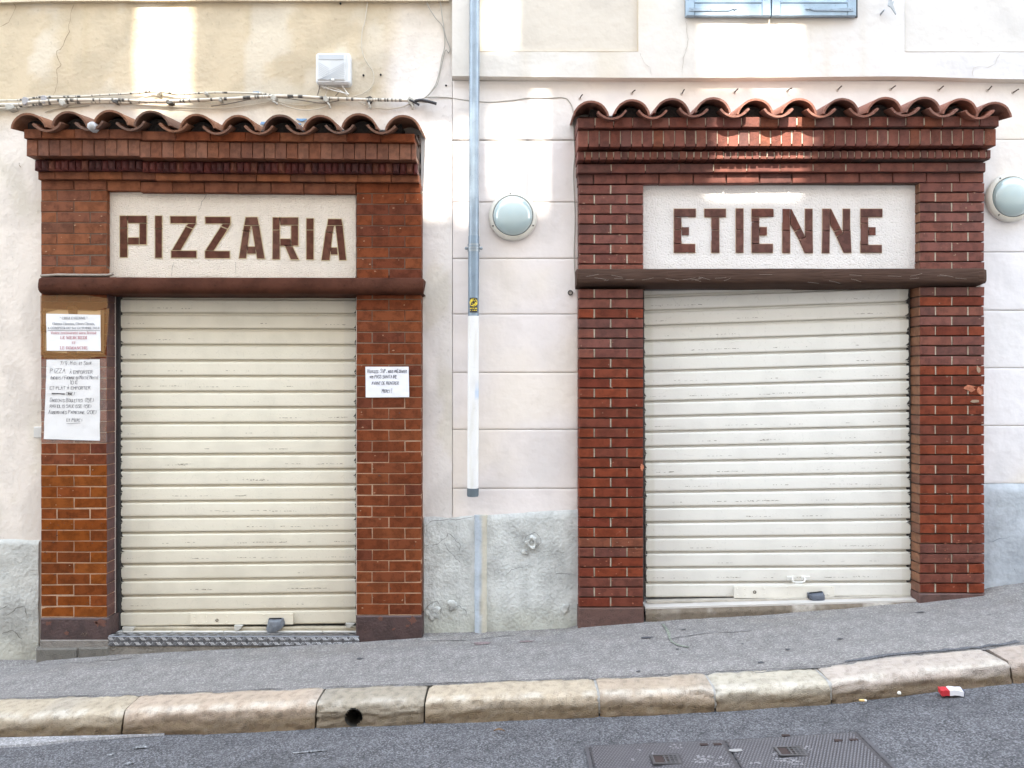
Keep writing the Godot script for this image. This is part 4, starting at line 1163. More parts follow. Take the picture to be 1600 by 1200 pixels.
	for k in range(prof.size() - 1, -1, -1):
		for x in cuts:
			var e := .014 * smoothstep(.03, 0.0, lb - x)
			pts.append(Vector3(x, yl + float(prof[k][1]) + e * (.5 - float(prof[k][1]) / .112) + .0025 * wob.get_noise_1d(x * 40) + .003 * (x - la) / (lb - la), float(prof[k][0]) - e + .003 * wob.get_noise_2d(x * 30, k * 9)))
	b.grid(pts, cuts.size(), prof.size())
	for e in 2:
		var i := 0 if e == 0 else cuts.size() - 1; var m := prof.size() - 1
		for k in range(1, m):
			if e == 0: b.tri(pts[i], pts[k * cuts.size() + i], pts[(k + 1) * cuts.size() + i])
			else: b.tri(pts[i], pts[(k + 1) * cuts.size() + i], pts[k * cuts.size() + i])
	var beam := part(o, "lintel", b, mat("lintel_wood", Color(.075, .045, .034), .8, "wood", 1.0, .4, false, 0.0, .2))
	for q in 26:      # scratches in the stain
		var m := MB.new()
		var x := rr(915, 1525); var y := rr(428, 441); var l := rr(5, 22); var bend := rr(-3, 3)
		m.ribbon([P(x, y, .1685), P(x + l * .5, y + bend * .6, .1685), P(x + l, y + bend * 1.6, .1685)], .0012)
		part(beam, "scratch", m, mat("scratch", Color(.3, .25, .22), .8))
	# sign
	sign_panel(o, X(1005, .05), X(1430, .05), Y(427, .05), Y(286, .05), .05, mat("sign_plaster_r", Color(.74, .71, .69), .93, "stipple", 3.6, .32, true))
	var lt := tones("letter_r", [Color(.13, .062, .05), Color(.145, .068, .055), Color(.12, .056, .047), Color(.14, .055, .042)], .6, "brick", 4.0, .08, .25)
	var E := func(x: float, w: float, split: float, split2: float) -> Array:
		return [[x, 326, x + w, 326, x + w, 338.8, x, 338.8], [x, 339.2, x + 11.6, 339.2, x + 11.6, split, x, split], [x, split + .5, x + 11.6, split + .5, x + 11.6, split2, x, split2], [x + 12.2, 354.5, x + 23.5, 354.5, x + 23.5, 367.5, x + 12.2, 367.5], [x, split2 + .5, x + w - 1, split2 + .5, x + w - 1, 394.5, x, 394.5]]
	letters(o, [
		E.call(1053.4, 34.0, 358.8, 380.5),
		[[1101, 326, 1134.5, 326, 1134.5, 339, 1101, 339], [1112, 339.4, 1124, 339.4, 1124, 359, 1112, 359], [1112, 359.5, 1124, 359.5, 1124.3, 394.5, 1112, 394.5]],
		[[1150.3, 325.5, 1162, 325.5, 1162, 358.7, 1150.3, 358.7], [1150.3, 359.2, 1162, 359.2, 1162, 394.5, 1150.3, 394.5]],
		E.call(1175, 34.0, 346.5, 380.5),
		[[1223, 326, 1234.7, 326, 1234.7, 360, 1223, 360], [1223, 360.5, 1235, 360.5, 1235, 395, 1223, 395], [1235.2, 326, 1237, 326, 1252, 356.5, 1242.2, 361.5, 1235.2, 350], [1252.3, 357.2, 1258.6, 370, 1248.8, 374, 1242.5, 362.2], [1258.6, 326, 1270, 326, 1270, 360, 1258.6, 360], [1258.6, 360.5, 1270, 360.5, 1270.5, 395, 1258, 395, 1249, 374.6, 1258.6, 370.6]],
		[[1285.8, 326, 1297, 326, 1297, 360, 1285.8, 360], [1285.8, 360.5, 1297, 360.5, 1296.5, 395, 1285, 395], [1297.5, 326, 1299, 326, 1314, 356.5, 1304, 361.5, 1297.5, 350], [1314.3, 357.2, 1317.6, 364, 1307.5, 369, 1304.3, 362.2], [1317.8, 326, 1328.8, 326, 1328.8, 359.5, 1317.8, 359.5], [1317.9, 360, 1329.3, 360, 1330.8, 394.5, 1319, 394.5, 1307.8, 369.6, 1317.9, 364.5]],
		E.call(1345.3, 34.0, 348.5, 382.0),
	], .0595, lt, mat("letter_bed_r", Color(.56, .43, .32), .9), .0085)
	# cornice
	var up := func(px: float) -> float: return -2.5 * (px - 903.0) / 640.0
	var cb := MB.new()
	cb.col = Color(.10, .06, .048)
	for q in [[288, 182, zp - .012], [270, 256, zp + .02], [250, 236, zp + .07], [229, 203, zp + .12], [200, 184, zp + .145]]:
		cb.box(Vector3(X(905, zp), Y(q[0], q[2]) + .004, -.01), Vector3(X(1536, zp), Y(q[1], q[2]) - .004, q[2]))
	var cor := part(o, "cornice", cb, mat("mortar_right", Color.WHITE))
	cornice_course(cor, 902.5, 1538, 52.2, func(px: float) -> float: return 272.0 + up.call(px), func(px: float) -> float: return 287.6 + up.call(px), zp + .002, redup, "brick", .007, 26.0)
	cornice_course(cor, 901.5, 1541, 52.5, func(px: float) -> float: return 256.0 + up.call(px), func(px: float) -> float: return 270.5 + up.call(px), zp + .034, redup, "brick", .006, 0.0)
	cornice_course(cor, 902, 1549, 11.4, func(px: float) -> float: return 236.5 + up.call(px), func(px: float) -> float: return 250.0 + up.call(px), zp + .085, redup, "moulding_brick", .006, 0.0)
	cornice_course(cor, 902.5, 1557, 16.75, func(px: float) -> float: return 203.5 + up.call(px), func(px: float) -> float: return 230.0 + up.call(px), zp + .135, redup + worn, "soldier_brick", .006, 0.0)
	cornice_course(cor, 902, 1561, 28.7, func(px: float) -> float: return 183.5 + up.call(px), func(px: float) -> float: return 200.0 + up.call(px), zp + .162, redup + worn, "brick", .005, 0.0)
	var jb := MB.new()      # pale pointing, standing between the bricks of the cornice
	jb.box(Vector3(X(904, zp + .13), Y(224.5, zp + .13), .1), Vector3(X(1555, zp + .13), Y(204.5, zp + .13), zp + .131))
	jb.box(Vector3(X(904, zp + .08), Y(245.5, zp + .08), .1), Vector3(X(1547, zp + .08), Y(237.5, zp + .08), zp + .081))
	jb.box(Vector3(X(904, zp + .157), Y(195.5, zp + .157), .1), Vector3(X(1559, zp + .157), Y(184.5, zp + .157), zp + .158))
	jb.box(Vector3(X(904, zp + .03), Y(266.5, zp + .03), .1), Vector3(X(1540, zp + .03), Y(257, zp + .03), zp + .03))
	part(o, "pointing", jb, joint)
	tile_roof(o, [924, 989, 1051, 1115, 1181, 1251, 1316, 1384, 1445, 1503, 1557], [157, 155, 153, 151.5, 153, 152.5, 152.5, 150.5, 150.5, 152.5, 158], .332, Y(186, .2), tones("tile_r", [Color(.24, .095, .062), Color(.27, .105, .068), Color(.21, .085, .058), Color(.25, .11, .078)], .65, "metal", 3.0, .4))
	# sill and rough concrete step
	b = MB.new()
	var ya := Y(948.5, .06); var yb := Y(936.5, .06)
	var sa := X(1008, .06); var sb := X(1441, .06)
	var f := [Vector3(sa, ya - .05, .07), Vector3(sb, yb - .05, .07), Vector3(sb, yb, .07), Vector3(sa, ya, .07)]
	b.quad(f[0], f[1], f[2], f[3])
	b.quad(f[3], f[2], f[2] + Vector3(0, 0, -.25), f[3] + Vector3(0, 0, -.25))
	part(o, "sill", b, mat("sill_r", Color(.52, .49, .46), .7, "plaster", 2.0, .2))
	b = MB.new()
	var xs := breaks([sa - .002, sb + .03], [.018]); var p := []; var cc := PackedColorArray()
	for j in 12:
		for x in xs:
			var t: float = (x - sa) / (sb - sa)
			var y := lerpf(.0, lerpf(ya, yb, t) - .012, j / 11.0)
			p.append(Vector3(x, y, .098 + .01 * wob.get_noise_2d(x * 130, y * 130) - .025 * float(j == 11)))
			var k := smoothstep(-.1, .35, wob.get_noise_2d(x * 60, y * 60 + 20))
			cc.append(Color(.17, .135, .10).lerp(Color(.42, .38, .33), k * smoothstep(0.0, .3, t)))
	for i in xs.size(): p.append(p[11 * xs.size() + i] + Vector3(0, .004, -.09)); 
	for i in xs.size(): cc.append(Color(.4, .37, .33))
	b.grid(p, xs.size(), 13, cc)
	part(o, "step_concrete", b, mat("step_rough", Color.WHITE, .95, "stone", 3.5, 2.0, true))

func smears(o: Node3D, areas: Array, z: float, count: int, tone: Color, key: String) -> void:   # small smears of lime and chipped faces
	var b := MB.new()
	for i in count:
		var a: Array = areas[rng.randi() % areas.size()]
		var c := P(rr(a[0], a[2]), rr(a[1], a[3]), z + .0042)
		var w := rr(.002, .009); var h := rr(.0012, .005); var ring := []
		for k in 7: ring.append(c + Vector3(cos(TAU * k / 7) * w * rr(.5, 1.4), sin(TAU * k / 7) * h * rr(.4, 1.5), 0))
		for k in 7: b.tri(c, ring[k], ring[(k + 1) % 7])
	part(o, "mortar_smear", b, mat(key, tone, .95), "stuff")

# ---------------------------------------------------------------- rolling shutters
# tl, bl, tr, br: where the first joint and the last joint meet the left and the right guide; n slats between, one more at either end
func roller_shutter(o: Node3D, tl: Vector3, bl: Vector3, tr_: Vector3, br: Vector3, n: int, m: Material, tone: Color, band: Color, wl: float, wr: float) -> Array:
	var first := []
	var across := (tr_ - tl).normalized()
	var front := across.cross(Vector3.UP).normalized()
	front = Vector3(-front.x, -front.y, -front.z) if front.z < 0 else front
	for k in range(-1, n + 1):
		var a0 := tl.lerp(bl, float(k) / n); var a1 := tl.lerp(bl, float(k + 1) / n)
		var d0 := tr_.lerp(br, float(k) / n); var d1 := tr_.lerp(br, float(k + 1) / n)
		var pitch := (a0 - a1).length()
		var b := MB.new()
		var prof := [[1.0, -.020], [.955, -.0195], [.945, -.016], [.885, -.001], [.865, .0012], [.82, .0022], [.5, .002], [.2, .001], [.10, .0008], [.088, -.002], [.080, -.020], [.0, -.020]]
		prof.reverse()
		var cuts := [0.0, wl * rr(.55, .9), wl * 1.02, .2, .35, .5, .65, .8, 1.0 - wr, 1.0 - wr * .9, 1.0 - wr * .25, 1.0]
		var p := []; var cc := PackedColorArray()
		var dent := rr(-.0006, .0006); var ph := rr(0, 100)
		for q in prof:
			for t in cuts:
				var lo := a1.lerp(d1, t); var hi := a0.lerp(d0, t)
				p.append(lo.lerp(hi, float(q[0])) + front * (float(q[1]) + dent + .0016 * wob.get_noise_2d(t * 60 + ph, k * 7)))
				var edge := smoothstep(wl, wl * .9, t) + smoothstep(1.0 - wr, 1.0 - wr * .85, t)
				var soil := .03 * wob.get_noise_2d(t * 30 + ph, float(q[0]) * 8)
				var grime_and_groove := smoothstep(.55, 1.0, float(k) / n) * (.28 if wl > .045 else .12) * (1.0 + wob.get_noise_2d(t * 50, k * 20)) + .35 * smoothstep(.12, .085, float(q[0]))  # grime on the lower slats, plus a browner tone in every groove
				cc.append(tone.lerp(band, clampf(edge, 0, 1) * .8).lerp(Color(.42, .36, .27), clampf(grime_and_groove, 0, .6)) * (1.0 + soil))
				cc[-1].a = 1.0
		var nu := cuts.size()
		var nn := PackedVector3Array(); nn.resize(p.size())
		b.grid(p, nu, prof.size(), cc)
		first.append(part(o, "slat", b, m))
	return first

func flakes(o: Node3D, tl: Vector3, bl: Vector3, tr_: Vector3, br: Vector3, n: int, m: Material, count: int, lo: float) -> void:
	# bare, soiled flecks where the paint has worn along the lower half of the slats
	var b := MB.new()
	var t := 0.0
	for i in count:
		var k := rng.randi() % n
		var t0 := rr(.02, .93)
		var v := rr(lo, lo + .07)
		var run := rr(.01, .10)
		var s := 0.0
		while s < run:
			var t1 := t0 + s
			if t1 > .985: break
			var a := tl.lerp(bl, (k + v + rr(-.012, .012)) / n); var d := tr_.lerp(br, (k + v + rr(-.012, .012)) / n)
			var c := a.lerp(d, t1) + Vector3(0, 0, .0036)
			var l := rr(.001, .010); var h := rr(.0005, .0017)
			b.quad(c + Vector3(-l, -h, 0), c + Vector3(l * .8, -h * 1.2, 0), c + Vector3(l, h, 0), c + Vector3(-l * .7, h * 1.1, 0))
			s += rr(.004, .022)
	part(o, "worn_fleck", b, m, "stuff")

func grime_edge(o: Node3D, top: Vector3, low: Vector3, side: float, n: int, m: Material, reach: float) -> void:
	# black grease eaten into the slat ends along the guide
	var b := MB.new()
	for k in n:
		var a := top.lerp(low, (k + .02) / n); var d := top.lerp(low, (k + .98) / n)
		var prev := Vector3.ZERO; var prevb := Vector3.ZERO
		for i in 9:
			var t := i / 8.0
			var q := a.lerp(d, t) + Vector3(0, 0, .0042)
			var w := reach * (.25 + .75 * absf(wob.get_noise_2d(k * 13 + t * 60, side * 30)) + .9 * pow(absf(t - .45) * 2.0, 4.0) * rr(.5, 1.0))
			var e := q + Vector3(side * w, 0, 0)
			if i > 0:
				if side > 0: b.quad(q, e, prevb, prev)
				else: b.quad(e, q, prev, prevb)
			prev = q; prevb = e
	part(o, "guide_grime", b, m, "stuff")

func rivets(b: MB, list: Array, z: float, r := .006) -> void:
	for q in list: b.lathe(P(q[0], q[1], z), Vector3.BACK, Vector3.RIGHT, [[r, 0], [r * .8, .003], [r * .4, .0042], [0, .0045]], 10)

func build_left_shutter() -> void:
	var o := thing("roller_shutter", "closed cream roller shutter in the left shopfront, above the steel tread plate", "roller shutter", P(372, 986, -.04))
	var tl := P(186, 465.5, -.03); var bl := P(189, 956, -.03); var tr_ := P(557, 467, -.055); var br := P(557, 951, -.055)
	var m := mat("shutter_l", Color.WHITE, .5, "paint", 1.2, .08, true)
	var slats := roller_shutter(o, tl, bl, tr_, br, 20, m, Color(.71, .665, .55), Color(.655, .62, .53), .05, .055)
	var rail := mat("rail", Color(.035, .033, .032), .6, "metal", 3.0, .2)
	for q in [[179.5, 187.5, -.045, -.018], [555.8, 560, -.07, -.03]]:
		var b := MB.new()
		b.box(Vector3(X(q[0], q[3]), -.06, q[2] - .03), Vector3(X(q[1], q[3]) , Y(460, -.03), q[3]), .002)
		part(o, "guide_rail", b, rail)
	flakes(o, tl, bl, tr_, br, 20, mat("fleck_l", Color(.2, .17, .13), .8), 85, .60)
	grime_edge(o, tl, bl, 1.0, 21, mat("grease", Color(.04, .036, .032), .6), .016)
	grime_edge(o, tr_ + Vector3(.004, 0, .002), br + Vector3(.004, 0, .002), -1.0, 21, mat("grease", Color.WHITE), .015)
	var cream := mat("lock_plate_l", Color(.66, .60, .48), .5, "paint", 1.5, .1)
	var b := MB.new()
	b.box(P(298, 975, -.03), P(458.5, 957.5, -.03) + Vector3(0, 0, .010), .0015)
	rivets(b, [[304, 963, 0], [322.5, 963], [354.5, 963], [304, 972], [322.5, 972], [354.5, 972], [412, 961], [454, 960.5], [413.5, 972]], -.0205)
	var lp := part(slats[-1], "lock_plate", b, cream)
	b = MB.new()
	b.lathe(P(339, 969, -.0195), Vector3.BACK, Vector3.RIGHT, [[.010, 0], [.010, .003], [.007, .003], [.006, -.001], [0, -.001]], 12)
	org[lp] = org[o]
	part(slats[-1], "lock_cylinder", b, mat("lock_dark", Color(.13, .11, .09), .5, "metal", 3.0, .05, false, .5))
	b = MB.new()
	rivets(b, [[414, 947.5], [429.5, 948.5], [444, 948]], -.027, .005)
	part(slats[-2], "rivet", b, cream)
	b = MB.new()
	b.box(P(193, 984.5, -.02) + Vector3(0, 0, -.03), P(556, 980, -.02), .003)
	b.box(P(193, 989, -.012) + Vector3(0, 0, -.04), P(556, 985.2, -.012), .002)
	part(o, "bottom_bar", b, mat("bar_l", Color(.5, .44, .33), .55, "metal", 2.0, .2))
	for q in [[366, 378, 977, 986], [191, 209, 980, 989], [540, 553, 974, 981]]:
		b = MB.new()
		b.prism(PackedVector2Array([Vector2(X(q[0]), Y(q[2])), Vector2(X(q[1] + 1), Y(q[2] + .5)), Vector2(X(q[1] - 3), Y(q[3] - 3)), Vector2(X(q[1] - 6), Y(q[3])), Vector2(X(q[0]), Y(q[3] - 1))]), -.02, .002, .002)
		part(o, "latch_tab", b, mat("latch", Color(.55, .53, .48), .5, "metal", 2.0, .1))
	padlock("padlock", [419, 967, 441.5, 966.5, 444.5, 975, 441, 982, 432, 988.5, 417.5, 989.5, 415, 983], .0, Color(.15, .165, .19), "padlock wrapped in grey plastic at the foot of the left roller shutter", mat("black", Color(.02, .02, .02), .9))

func padlock(called: String, px: Array, z: float, tone: Color, label: String, dark: Material) -> void:
	var poly := PackedVector2Array(); var mid := Vector2.ZERO
	for i in range(0, px.size(), 2): poly.append(Vector2(X(px[i], z), Y(px[i + 1], z))); mid += poly[-1] / (px.size() / 2.0)
	var o := thing(called, label, "padlock", Vector3(mid.x, mid.y, z))
	# body: the outline inflated into a crumpled pillow
	var b := MB.new(); var rings := 7; var seg := 28; var p := []
	for j in rings:
		var t := float(j) / (rings - 1)
		for i in seg + 1:
			var s := fmod(float(i) / seg * poly.size(), poly.size())
			var k := int(s) % poly.size()
			var e := poly[k].lerp(poly[(k + 1) % poly.size()], s - int(s))
			var sc := cos(t * PI * .5) if t > .0 else 1.0
			sc = pow(maxf(sc, 0.0), .45)
			var q := mid + (e - mid) * sc
			var crumple := .004 * wob.get_noise_3d(q.x * 700, q.y * 700, t * 90)
			p.append(Vector3(q.x + crumple * float(j > 0), q.y + crumple, z - .02 + .045 * sin(t * PI * .5) + crumple))
	var rev := []
	var cw := Geometry2D.is_polygon_clockwise(poly)
	for j in rings:
		for i in seg + 1: rev.append(p[j * (seg + 1) + (seg - i if cw else i)])
	b.grid(rev, seg + 1, rings)
	part(o, "body", b, mat("wrap_" + label.left(30), tone, .35, "metal", 9.0, .3))
	b = MB.new()
	var a := Vector3(poly[0].x + .006, poly[0].y - .006, z); var d := Vector3(poly[1].x - .006, poly[1].y - .006, z)
	b.tube([a + Vector3(-.004, -.03, .0), a, a + Vector3(.004, .008, 0), d + Vector3(-.004, .008, 0), d, d + Vector3(.004, -.03, .0)], .004, 8)
	part(o, "shackle", b, dark)

func build_right_shutter() -> void:
	var o := thing("roller_shutter", "closed off white roller shutter with a pull handle in the right shopfront", "roller shutter", P(1215, 940, -.03))
	var zl := -.07; var zr := -.005
	var tl := P(1004.5, 463, zl); var bl := P(1009, 911, zl); var tr_ := P(1419, 448, zr); var br := P(1423, 909, zr)
	var m := mat("shutter_r", Color.WHITE, .5, "paint", 1.0, .08, true)
	var slats := roller_shutter(o, tl, bl, tr_, br, 19, m, Color(.74, .73, .685), Color(.66, .65, .58), .04, .035)
	flakes(o, tl, bl, tr_, br, 19, mat("fleck_r", Color(.22, .20, .17), .8), 95, .62)
	grime_edge(o, tr_ + Vector3(.008, 0, .002), br + Vector3(.006, 0, .002), -1.0, 20, mat("grease", Color.WHITE), .022)
	grime_edge(o, tl, bl, 1.0, 20, mat("grease", Color.WHITE), .010)
	var rail := mat("rail", Color.WHITE)
	var b := MB.new()
	b.box(Vector3(X(1000, zl), .05, zl - .05), Vector3(X(1006.3, zl), Y(455, zl), zl + .01), .002)
	part(o, "guide_rail", b, rail)
	b = MB.new()
	b.box(Vector3(X(1418.5, zr), .12, zr - .06), Vector3(X(1427, zr), Y(447, zr), zr - .012), .002)
	part(o, "guide_rail", b, rail)
	b = MB.new()     # the dark steel angle over the top
	var ha := P(1006, 452, zl); var hd := P(1421, 446, zr)
	b.tube([ha + Vector3(0, 0, .06), hd + Vector3(0, 0, .03)], .014, 8)
	part(o, "head_rail", b, mat("head_rail", Color(.10, .095, .11), .5, "metal", 3.0, .1))
	var plate := mat("lock_plate_r", Color(.70, .67, .60), .5, "paint", 1.5, .1)
	var z := -.03
	b = MB.new()
	b.box(P(1146.5, 934, z), P(1303, 915, z) + Vector3(0, 0, .010), .0015)
	rivets(b, [[1152, 920], [1163.5, 920], [1194.5, 919.5], [1152.5, 930], [1163.5, 929.5], [1194.5, 928.5], [1230.5, 917], [1300, 917.5], [1232, 929], [1293.5, 928.5]], z + .0095, .0055)
	part(slats[-1], "lock_plate", b, plate)
	b = MB.new()
	b.lathe(P(1179, 925, z + .0095), Vector3.BACK, Vector3.RIGHT, [[.011, 0], [.011, .004], [.007, .004], [.006, 0], [0, 0]], 12)
	part(slats[-1], "lock_cylinder", b, mat("lock_dark", Color.WHITE))
	b = MB.new()
	for q in [[1229, 1241], [1252, 1265]]: b.box(P(q[0], 906.5, z), P(q[1], 900, z) + Vector3(0, 0, .008), .002)
	b.tube([P(1238, 903, z + .004), P(1238, 903.5, z + .03), P(1239, 908.5, z + .036), P(1243, 910, z + .036), P(1253, 910, z + .036), P(1257, 908.5, z + .036), P(1258, 903.5, z + .03), P(1258, 903, z + .004)], .0062, 10)
	part(slats[-2], "handle", b, mat("handle", Color(.68, .67, .63), .4, "paint", 2.0, .05))
	b = MB.new()
	var c0 := P(1010, 941.5, -.03); var c1 := P(1440, 932.5, -.01)
	for q in [[.0, .012, .02], [-.014, -.002, .03]]:
		var f := [c0 + Vector3(0, q[0], q[2]), c1 + Vector3(0, q[0], q[2]), c1 + Vector3(0, q[1], q[2]), c0 + Vector3(0, q[1], q[2])]
		b.quad(f[0], f[1], f[2], f[3])
		b.quad(f[3], f[2], f[2] + Vector3(0, 0, -.05), f[3] + Vector3(0, 0, -.05))
		b.quad(f[0] + Vector3(0, 0, -.05), f[1] + Vector3(0, 0, -.05), f[1], f[0])
	part(o, "bottom_bar", b, mat("bar_r", Color(.5, .46, .4), .55, "metal", 2.0, .2))
	padlock("padlock", [1263, 927, 1286, 925, 1289.5, 930, 1289.5, 942, 1276, 944, 1266, 939, 1263, 935], .005, Color(.10, .115, .15), "padlock wrapped in dark blue plastic at the foot of the right roller shutter", mat("black", Color.WHITE))

# ---------------------------------------------------------------- pipe, lamps, box
func build_pipe_and_lamps() -> void:
	var z := .075
	var o := thing("downpipe", "steel rainwater downpipe painted white below, between the two shopfronts", "downpipe", P(740, 775, z))
	var zinc := mat("zinc", Color(.30, .37, .44), .42, "metal", 2.0, .08, false, .35)
	var b := MB.new()
	var line := func(py: float) -> Vector3: return P(lerpf(741.5, 738.8, clampf(py / 770.0, -1, 1.2)), py, z)
	b.tube([line.call(-420.0), line.call(-100.0), line.call(200.0), line.call(371.0)], .0335, 24)
	part(o, "pipe", b, zinc)
	b = MB.new()
	b.tube([line.call(369.0), line.call(370.0), line.call(495.0)], .036, 24, PackedColorArray(), [.034, .036, .0355])
	part(o, "pipe", b, mat("zinc2", Color(.235, .305, .375), .42, "metal", 2.0, .1, false, .35))
	b = MB.new()
	for py in [383.0, 388.0, 392.0]:
		b.tube([line.call(py - 1.7), line.call(py - 1.0), line.call(py + 1.0), line.call(py + 1.7)], .04, 24, PackedColorArray(), [.037, .0405 if py != 388.0 else .043, .0405 if py != 388.0 else .043, .037])
	for s in [-1.0, 1.0]:
		var c: Vector3 = line.call(388.0)
		b.tube([c + Vector3(s * .036, 0, 0), c + Vector3(s * .052, 0, 0), c + Vector3(s * .058, 0, 0)], .009, 10, PackedColorArray(), [.008, .010, .006])
		b.tube([c + Vector3(s * .05, 0, .014), c + Vector3(s * .05, 0, -.02)], .0055, 8)
	b.tube([line.call(388.0) + Vector3(0, 0, -.03), line.call(388.0) + Vector3(0, 0, -.08)], .007, 8)
	part(o, "pipe_clip", b, mat("clip", Color(.33, .38, .42), .4, "metal", 2.0, .08, false, .5))
	b = MB.new()
	var pts := []; var cols := PackedColorArray()
	for i in 40:
		var py := lerpf(494.0, 764.0, i / 39.0)
		pts.append(line.call(py)); cols.append(Color(.72, .72, .71))
	b.tube(pts, .0366, 24, cols)
	for i in b.v.size():
		var q := b.v[i]
		var side := (q.x - X(739.5, z)) / .0366
		var bare := smoothstep(.04, .1, .11 - absf(q.y - Y(615, z)) + .04 * wob.get_noise_1d(q.y * 200)) * smoothstep(.35, .5, side)
		b.c[i] = b.c[i].lerp(Color(.42, .53, .68), bare).lerp(Color(.62, .6, .54), smoothstep(.1, .5, wob.get_noise_2d(q.y * 50, side * 20)) * .5)
		b.c[i].a = 1.0
	part(o, "painted_pipe", b, mat("white_pipe", Color.WHITE, .55, "paint", 1.5, .15, true))
	b = MB.new()
	b.tube([line.call(762.5), line.call(764.0), line.call(773.0), line.call(775.5)], .036, 24, PackedColorArray(), [.0372, .0385, .0385, .036])
	part(o, "pipe_end", b, mat("pipe_end", Color(.12, .155, .18), .5, "metal", 2.0, .1, false, .2))
	b = MB.new()
	b.box(P(750, 118, .02), P(752.5, 84, .055), .001)
	part(o, "wall_bracket", b, mat("bracket", Color(.3, .27, .23), .6, "metal", 3.0, .1))
	# sticker on the pipe
	var st := thing("sticker", "small black and yellow sticker with a camera iris on the downpipe", "sticker", P(741.5, 477, z + .037))
	b = MB.new()
	var pr := .0362
	var on := func(u: float, v: float, lift: float) -> Vector3:
		var c: Vector3 = line.call(477.5)
		var a := u / pr
		return Vector3(c.x + .002 + sin(a) * (pr + lift), c.y + v, z + cos(a) * (pr + lift))
	var sheet := func(bb: MB, poly: Array, lift: float) -> void:
		for i in range(1, poly.size() - 1): bb.tri(on.call(poly[0].x, poly[0].y, lift), on.call(poly[i].x, poly[i].y, lift), on.call(poly[i + 1].x, poly[i + 1].y, lift))
	for i in 10:
		var u0 := lerpf(-.028, .028, i / 10.0); var u1 := lerpf(-.028, .028, (i + 1) / 10.0)
		b.quad(on.call(u0, -.048, .0012), on.call(u1, -.048, .0012), on.call(u1, .048, .0012), on.call(u0, .048, .0012))
	part(st, "backing", b, mat("sticker_black", Color(.02, .02, .02), .4))
	b = MB.new()
	for k in 7:      # iris: seven blades with dark gaps round a dark centre
		var a0 := TAU * k / 7.0
		var poly := []
		for i in 6:
			var a := a0 + TAU / 7.0 * (i / 5.0) * .9
			poly.append(Vector2(cos(a), sin(a)) * .026 + Vector2(0, .017))
		for i in 4:
			var a := a0 + .62 + TAU / 7.0 * (1.0 - i / 3.0) * .85
			poly.append(Vector2(cos(a), sin(a)) * .0095 + Vector2(0, .017))
		sheet.call(b, poly, .0022)
	for q in [[-.024, -.024, .013, .006], [-.008, -.023, .012, .005], [.008, -.024, .015, .006], [-.022, -.036, .02, .005], [.002, -.036, .018, .005]]:
		sheet.call(b, [Vector2(q[0], q[1]), Vector2(q[0] + q[2], q[1]), Vector2(q[0] + q[2], q[1] + q[3]), Vector2(q[0], q[1] + q[3])], .0022)
	part(st, "emblem", b, mat("sticker_yellow", Color(.72, .55, .03), .4))
	# bulkhead lamps
	var at := P(801.5, 339, .008)
	var lamp := thing("wall_lamp", "round bulkhead wall lamp with pale glass, between the downpipe and the right shopfront", "wall lamp", at, "round bulkhead lamps on the wall")
	b = MB.new()
	b.lathe(at, Vector3.BACK, Vector3.RIGHT, [[.150, -.006], [.158, .002], [.161, .014], [.160, .024], [.154, .034], [.140, .042], [.135, .043], [.132, .039], [.131, .02]], 56)
	part(lamp, "rim", b, mat("lamp_rim", Color(.68, .66, .60), .4, "paint", 2.0, .03))
	b = MB.new()
	b.lathe(at, Vector3.BACK, Vector3.RIGHT, [[.1335, .036], [.1335, .0395], [.131, .0405], [.129, .036]], 56)
	part(lamp, "gasket", b, mat("gasket", Color(.1, .1, .1), .7))
	b = MB.new()
	var dome := []
	for i in 15:
		var a := PI * .5 * i / 14.0
		dome.append([.130 * cos(a), .038 + .066 * sin(a)])
	b.lathe(at, Vector3.BACK, Vector3.RIGHT, dome, 56)
	var gl := mat("lamp_glass", Color(.40, .50, .51), .06, "", 1.0, 0.0, false, 0.0, .6)
	gl.clearcoat_enabled = true; gl.clearcoat = 1.0; gl.clearcoat_roughness = .03
	part(lamp, "glass_dome", b, gl)
	for a in [97.0, 207.0, 334.0]:
		b = MB.new()
		b.lathe(at + Vector3(cos(deg_to_rad(a)), sin(deg_to_rad(a)), 0) * .147 + Vector3(0, 0, .038), Vector3.BACK, Vector3.RIGHT, [[.0055, -.002], [.005, .003], [0, .0035]], 10)
		part(lamp, "screw", b, mat("screw", Color(.06, .055, .05), .5))
	var l2 := copy(lamp, "wall_lamp", P(1576, 310, .008), "round bulkhead wall lamp cut by the right edge, right of the brick shopfront", "round bulkhead lamps on the wall")
	l2.rotation.z = deg_to_rad(26)
	# telephone junction box
	var jz := .062
	var jb := thing("junction_box", "light grey plastic junction box with a ribbed lid above the left roof tiles", "junction box", P(520, 106, .01))
	b = MB.new()
	var round_rect := func(l: float, t: float, r: float, w: float, rad: float, zz: float) -> PackedVector2Array:
		var out := PackedVector2Array()
		var cx := [X(r, zz) - rad, X(l, zz) + rad, X(l, zz) + rad, X(r, zz) - rad]; var cy := [Y(t, zz) - rad, Y(t, zz) - rad, Y(w, zz) + rad, Y(w, zz) + rad]
		for k in 4:
			for i in 5:
				var a := PI * .5 * (k + i / 4.0)
				out.append(Vector2(cx[k] + cos(a) * rad, cy[k] + sin(a) * rad))
		return out
	b.prism(round_rect.call(493.0, 82.0, 547.0, 131.0, .02, jz), .0, jz, .012)
	var plastic := mat("box_plastic", Color(.60, .62, .63), .4, "paint", 2.0, .02)
	part(jb, "housing", b, plastic)
	b = MB.new()
	b.prism(round_rect.call(496.5, 84.5, 539.5, 125.5, .006, jz), jz - .004, jz + .006, .003)
	var lid := part(jb, "lid", b, plastic)
	b = MB.new()
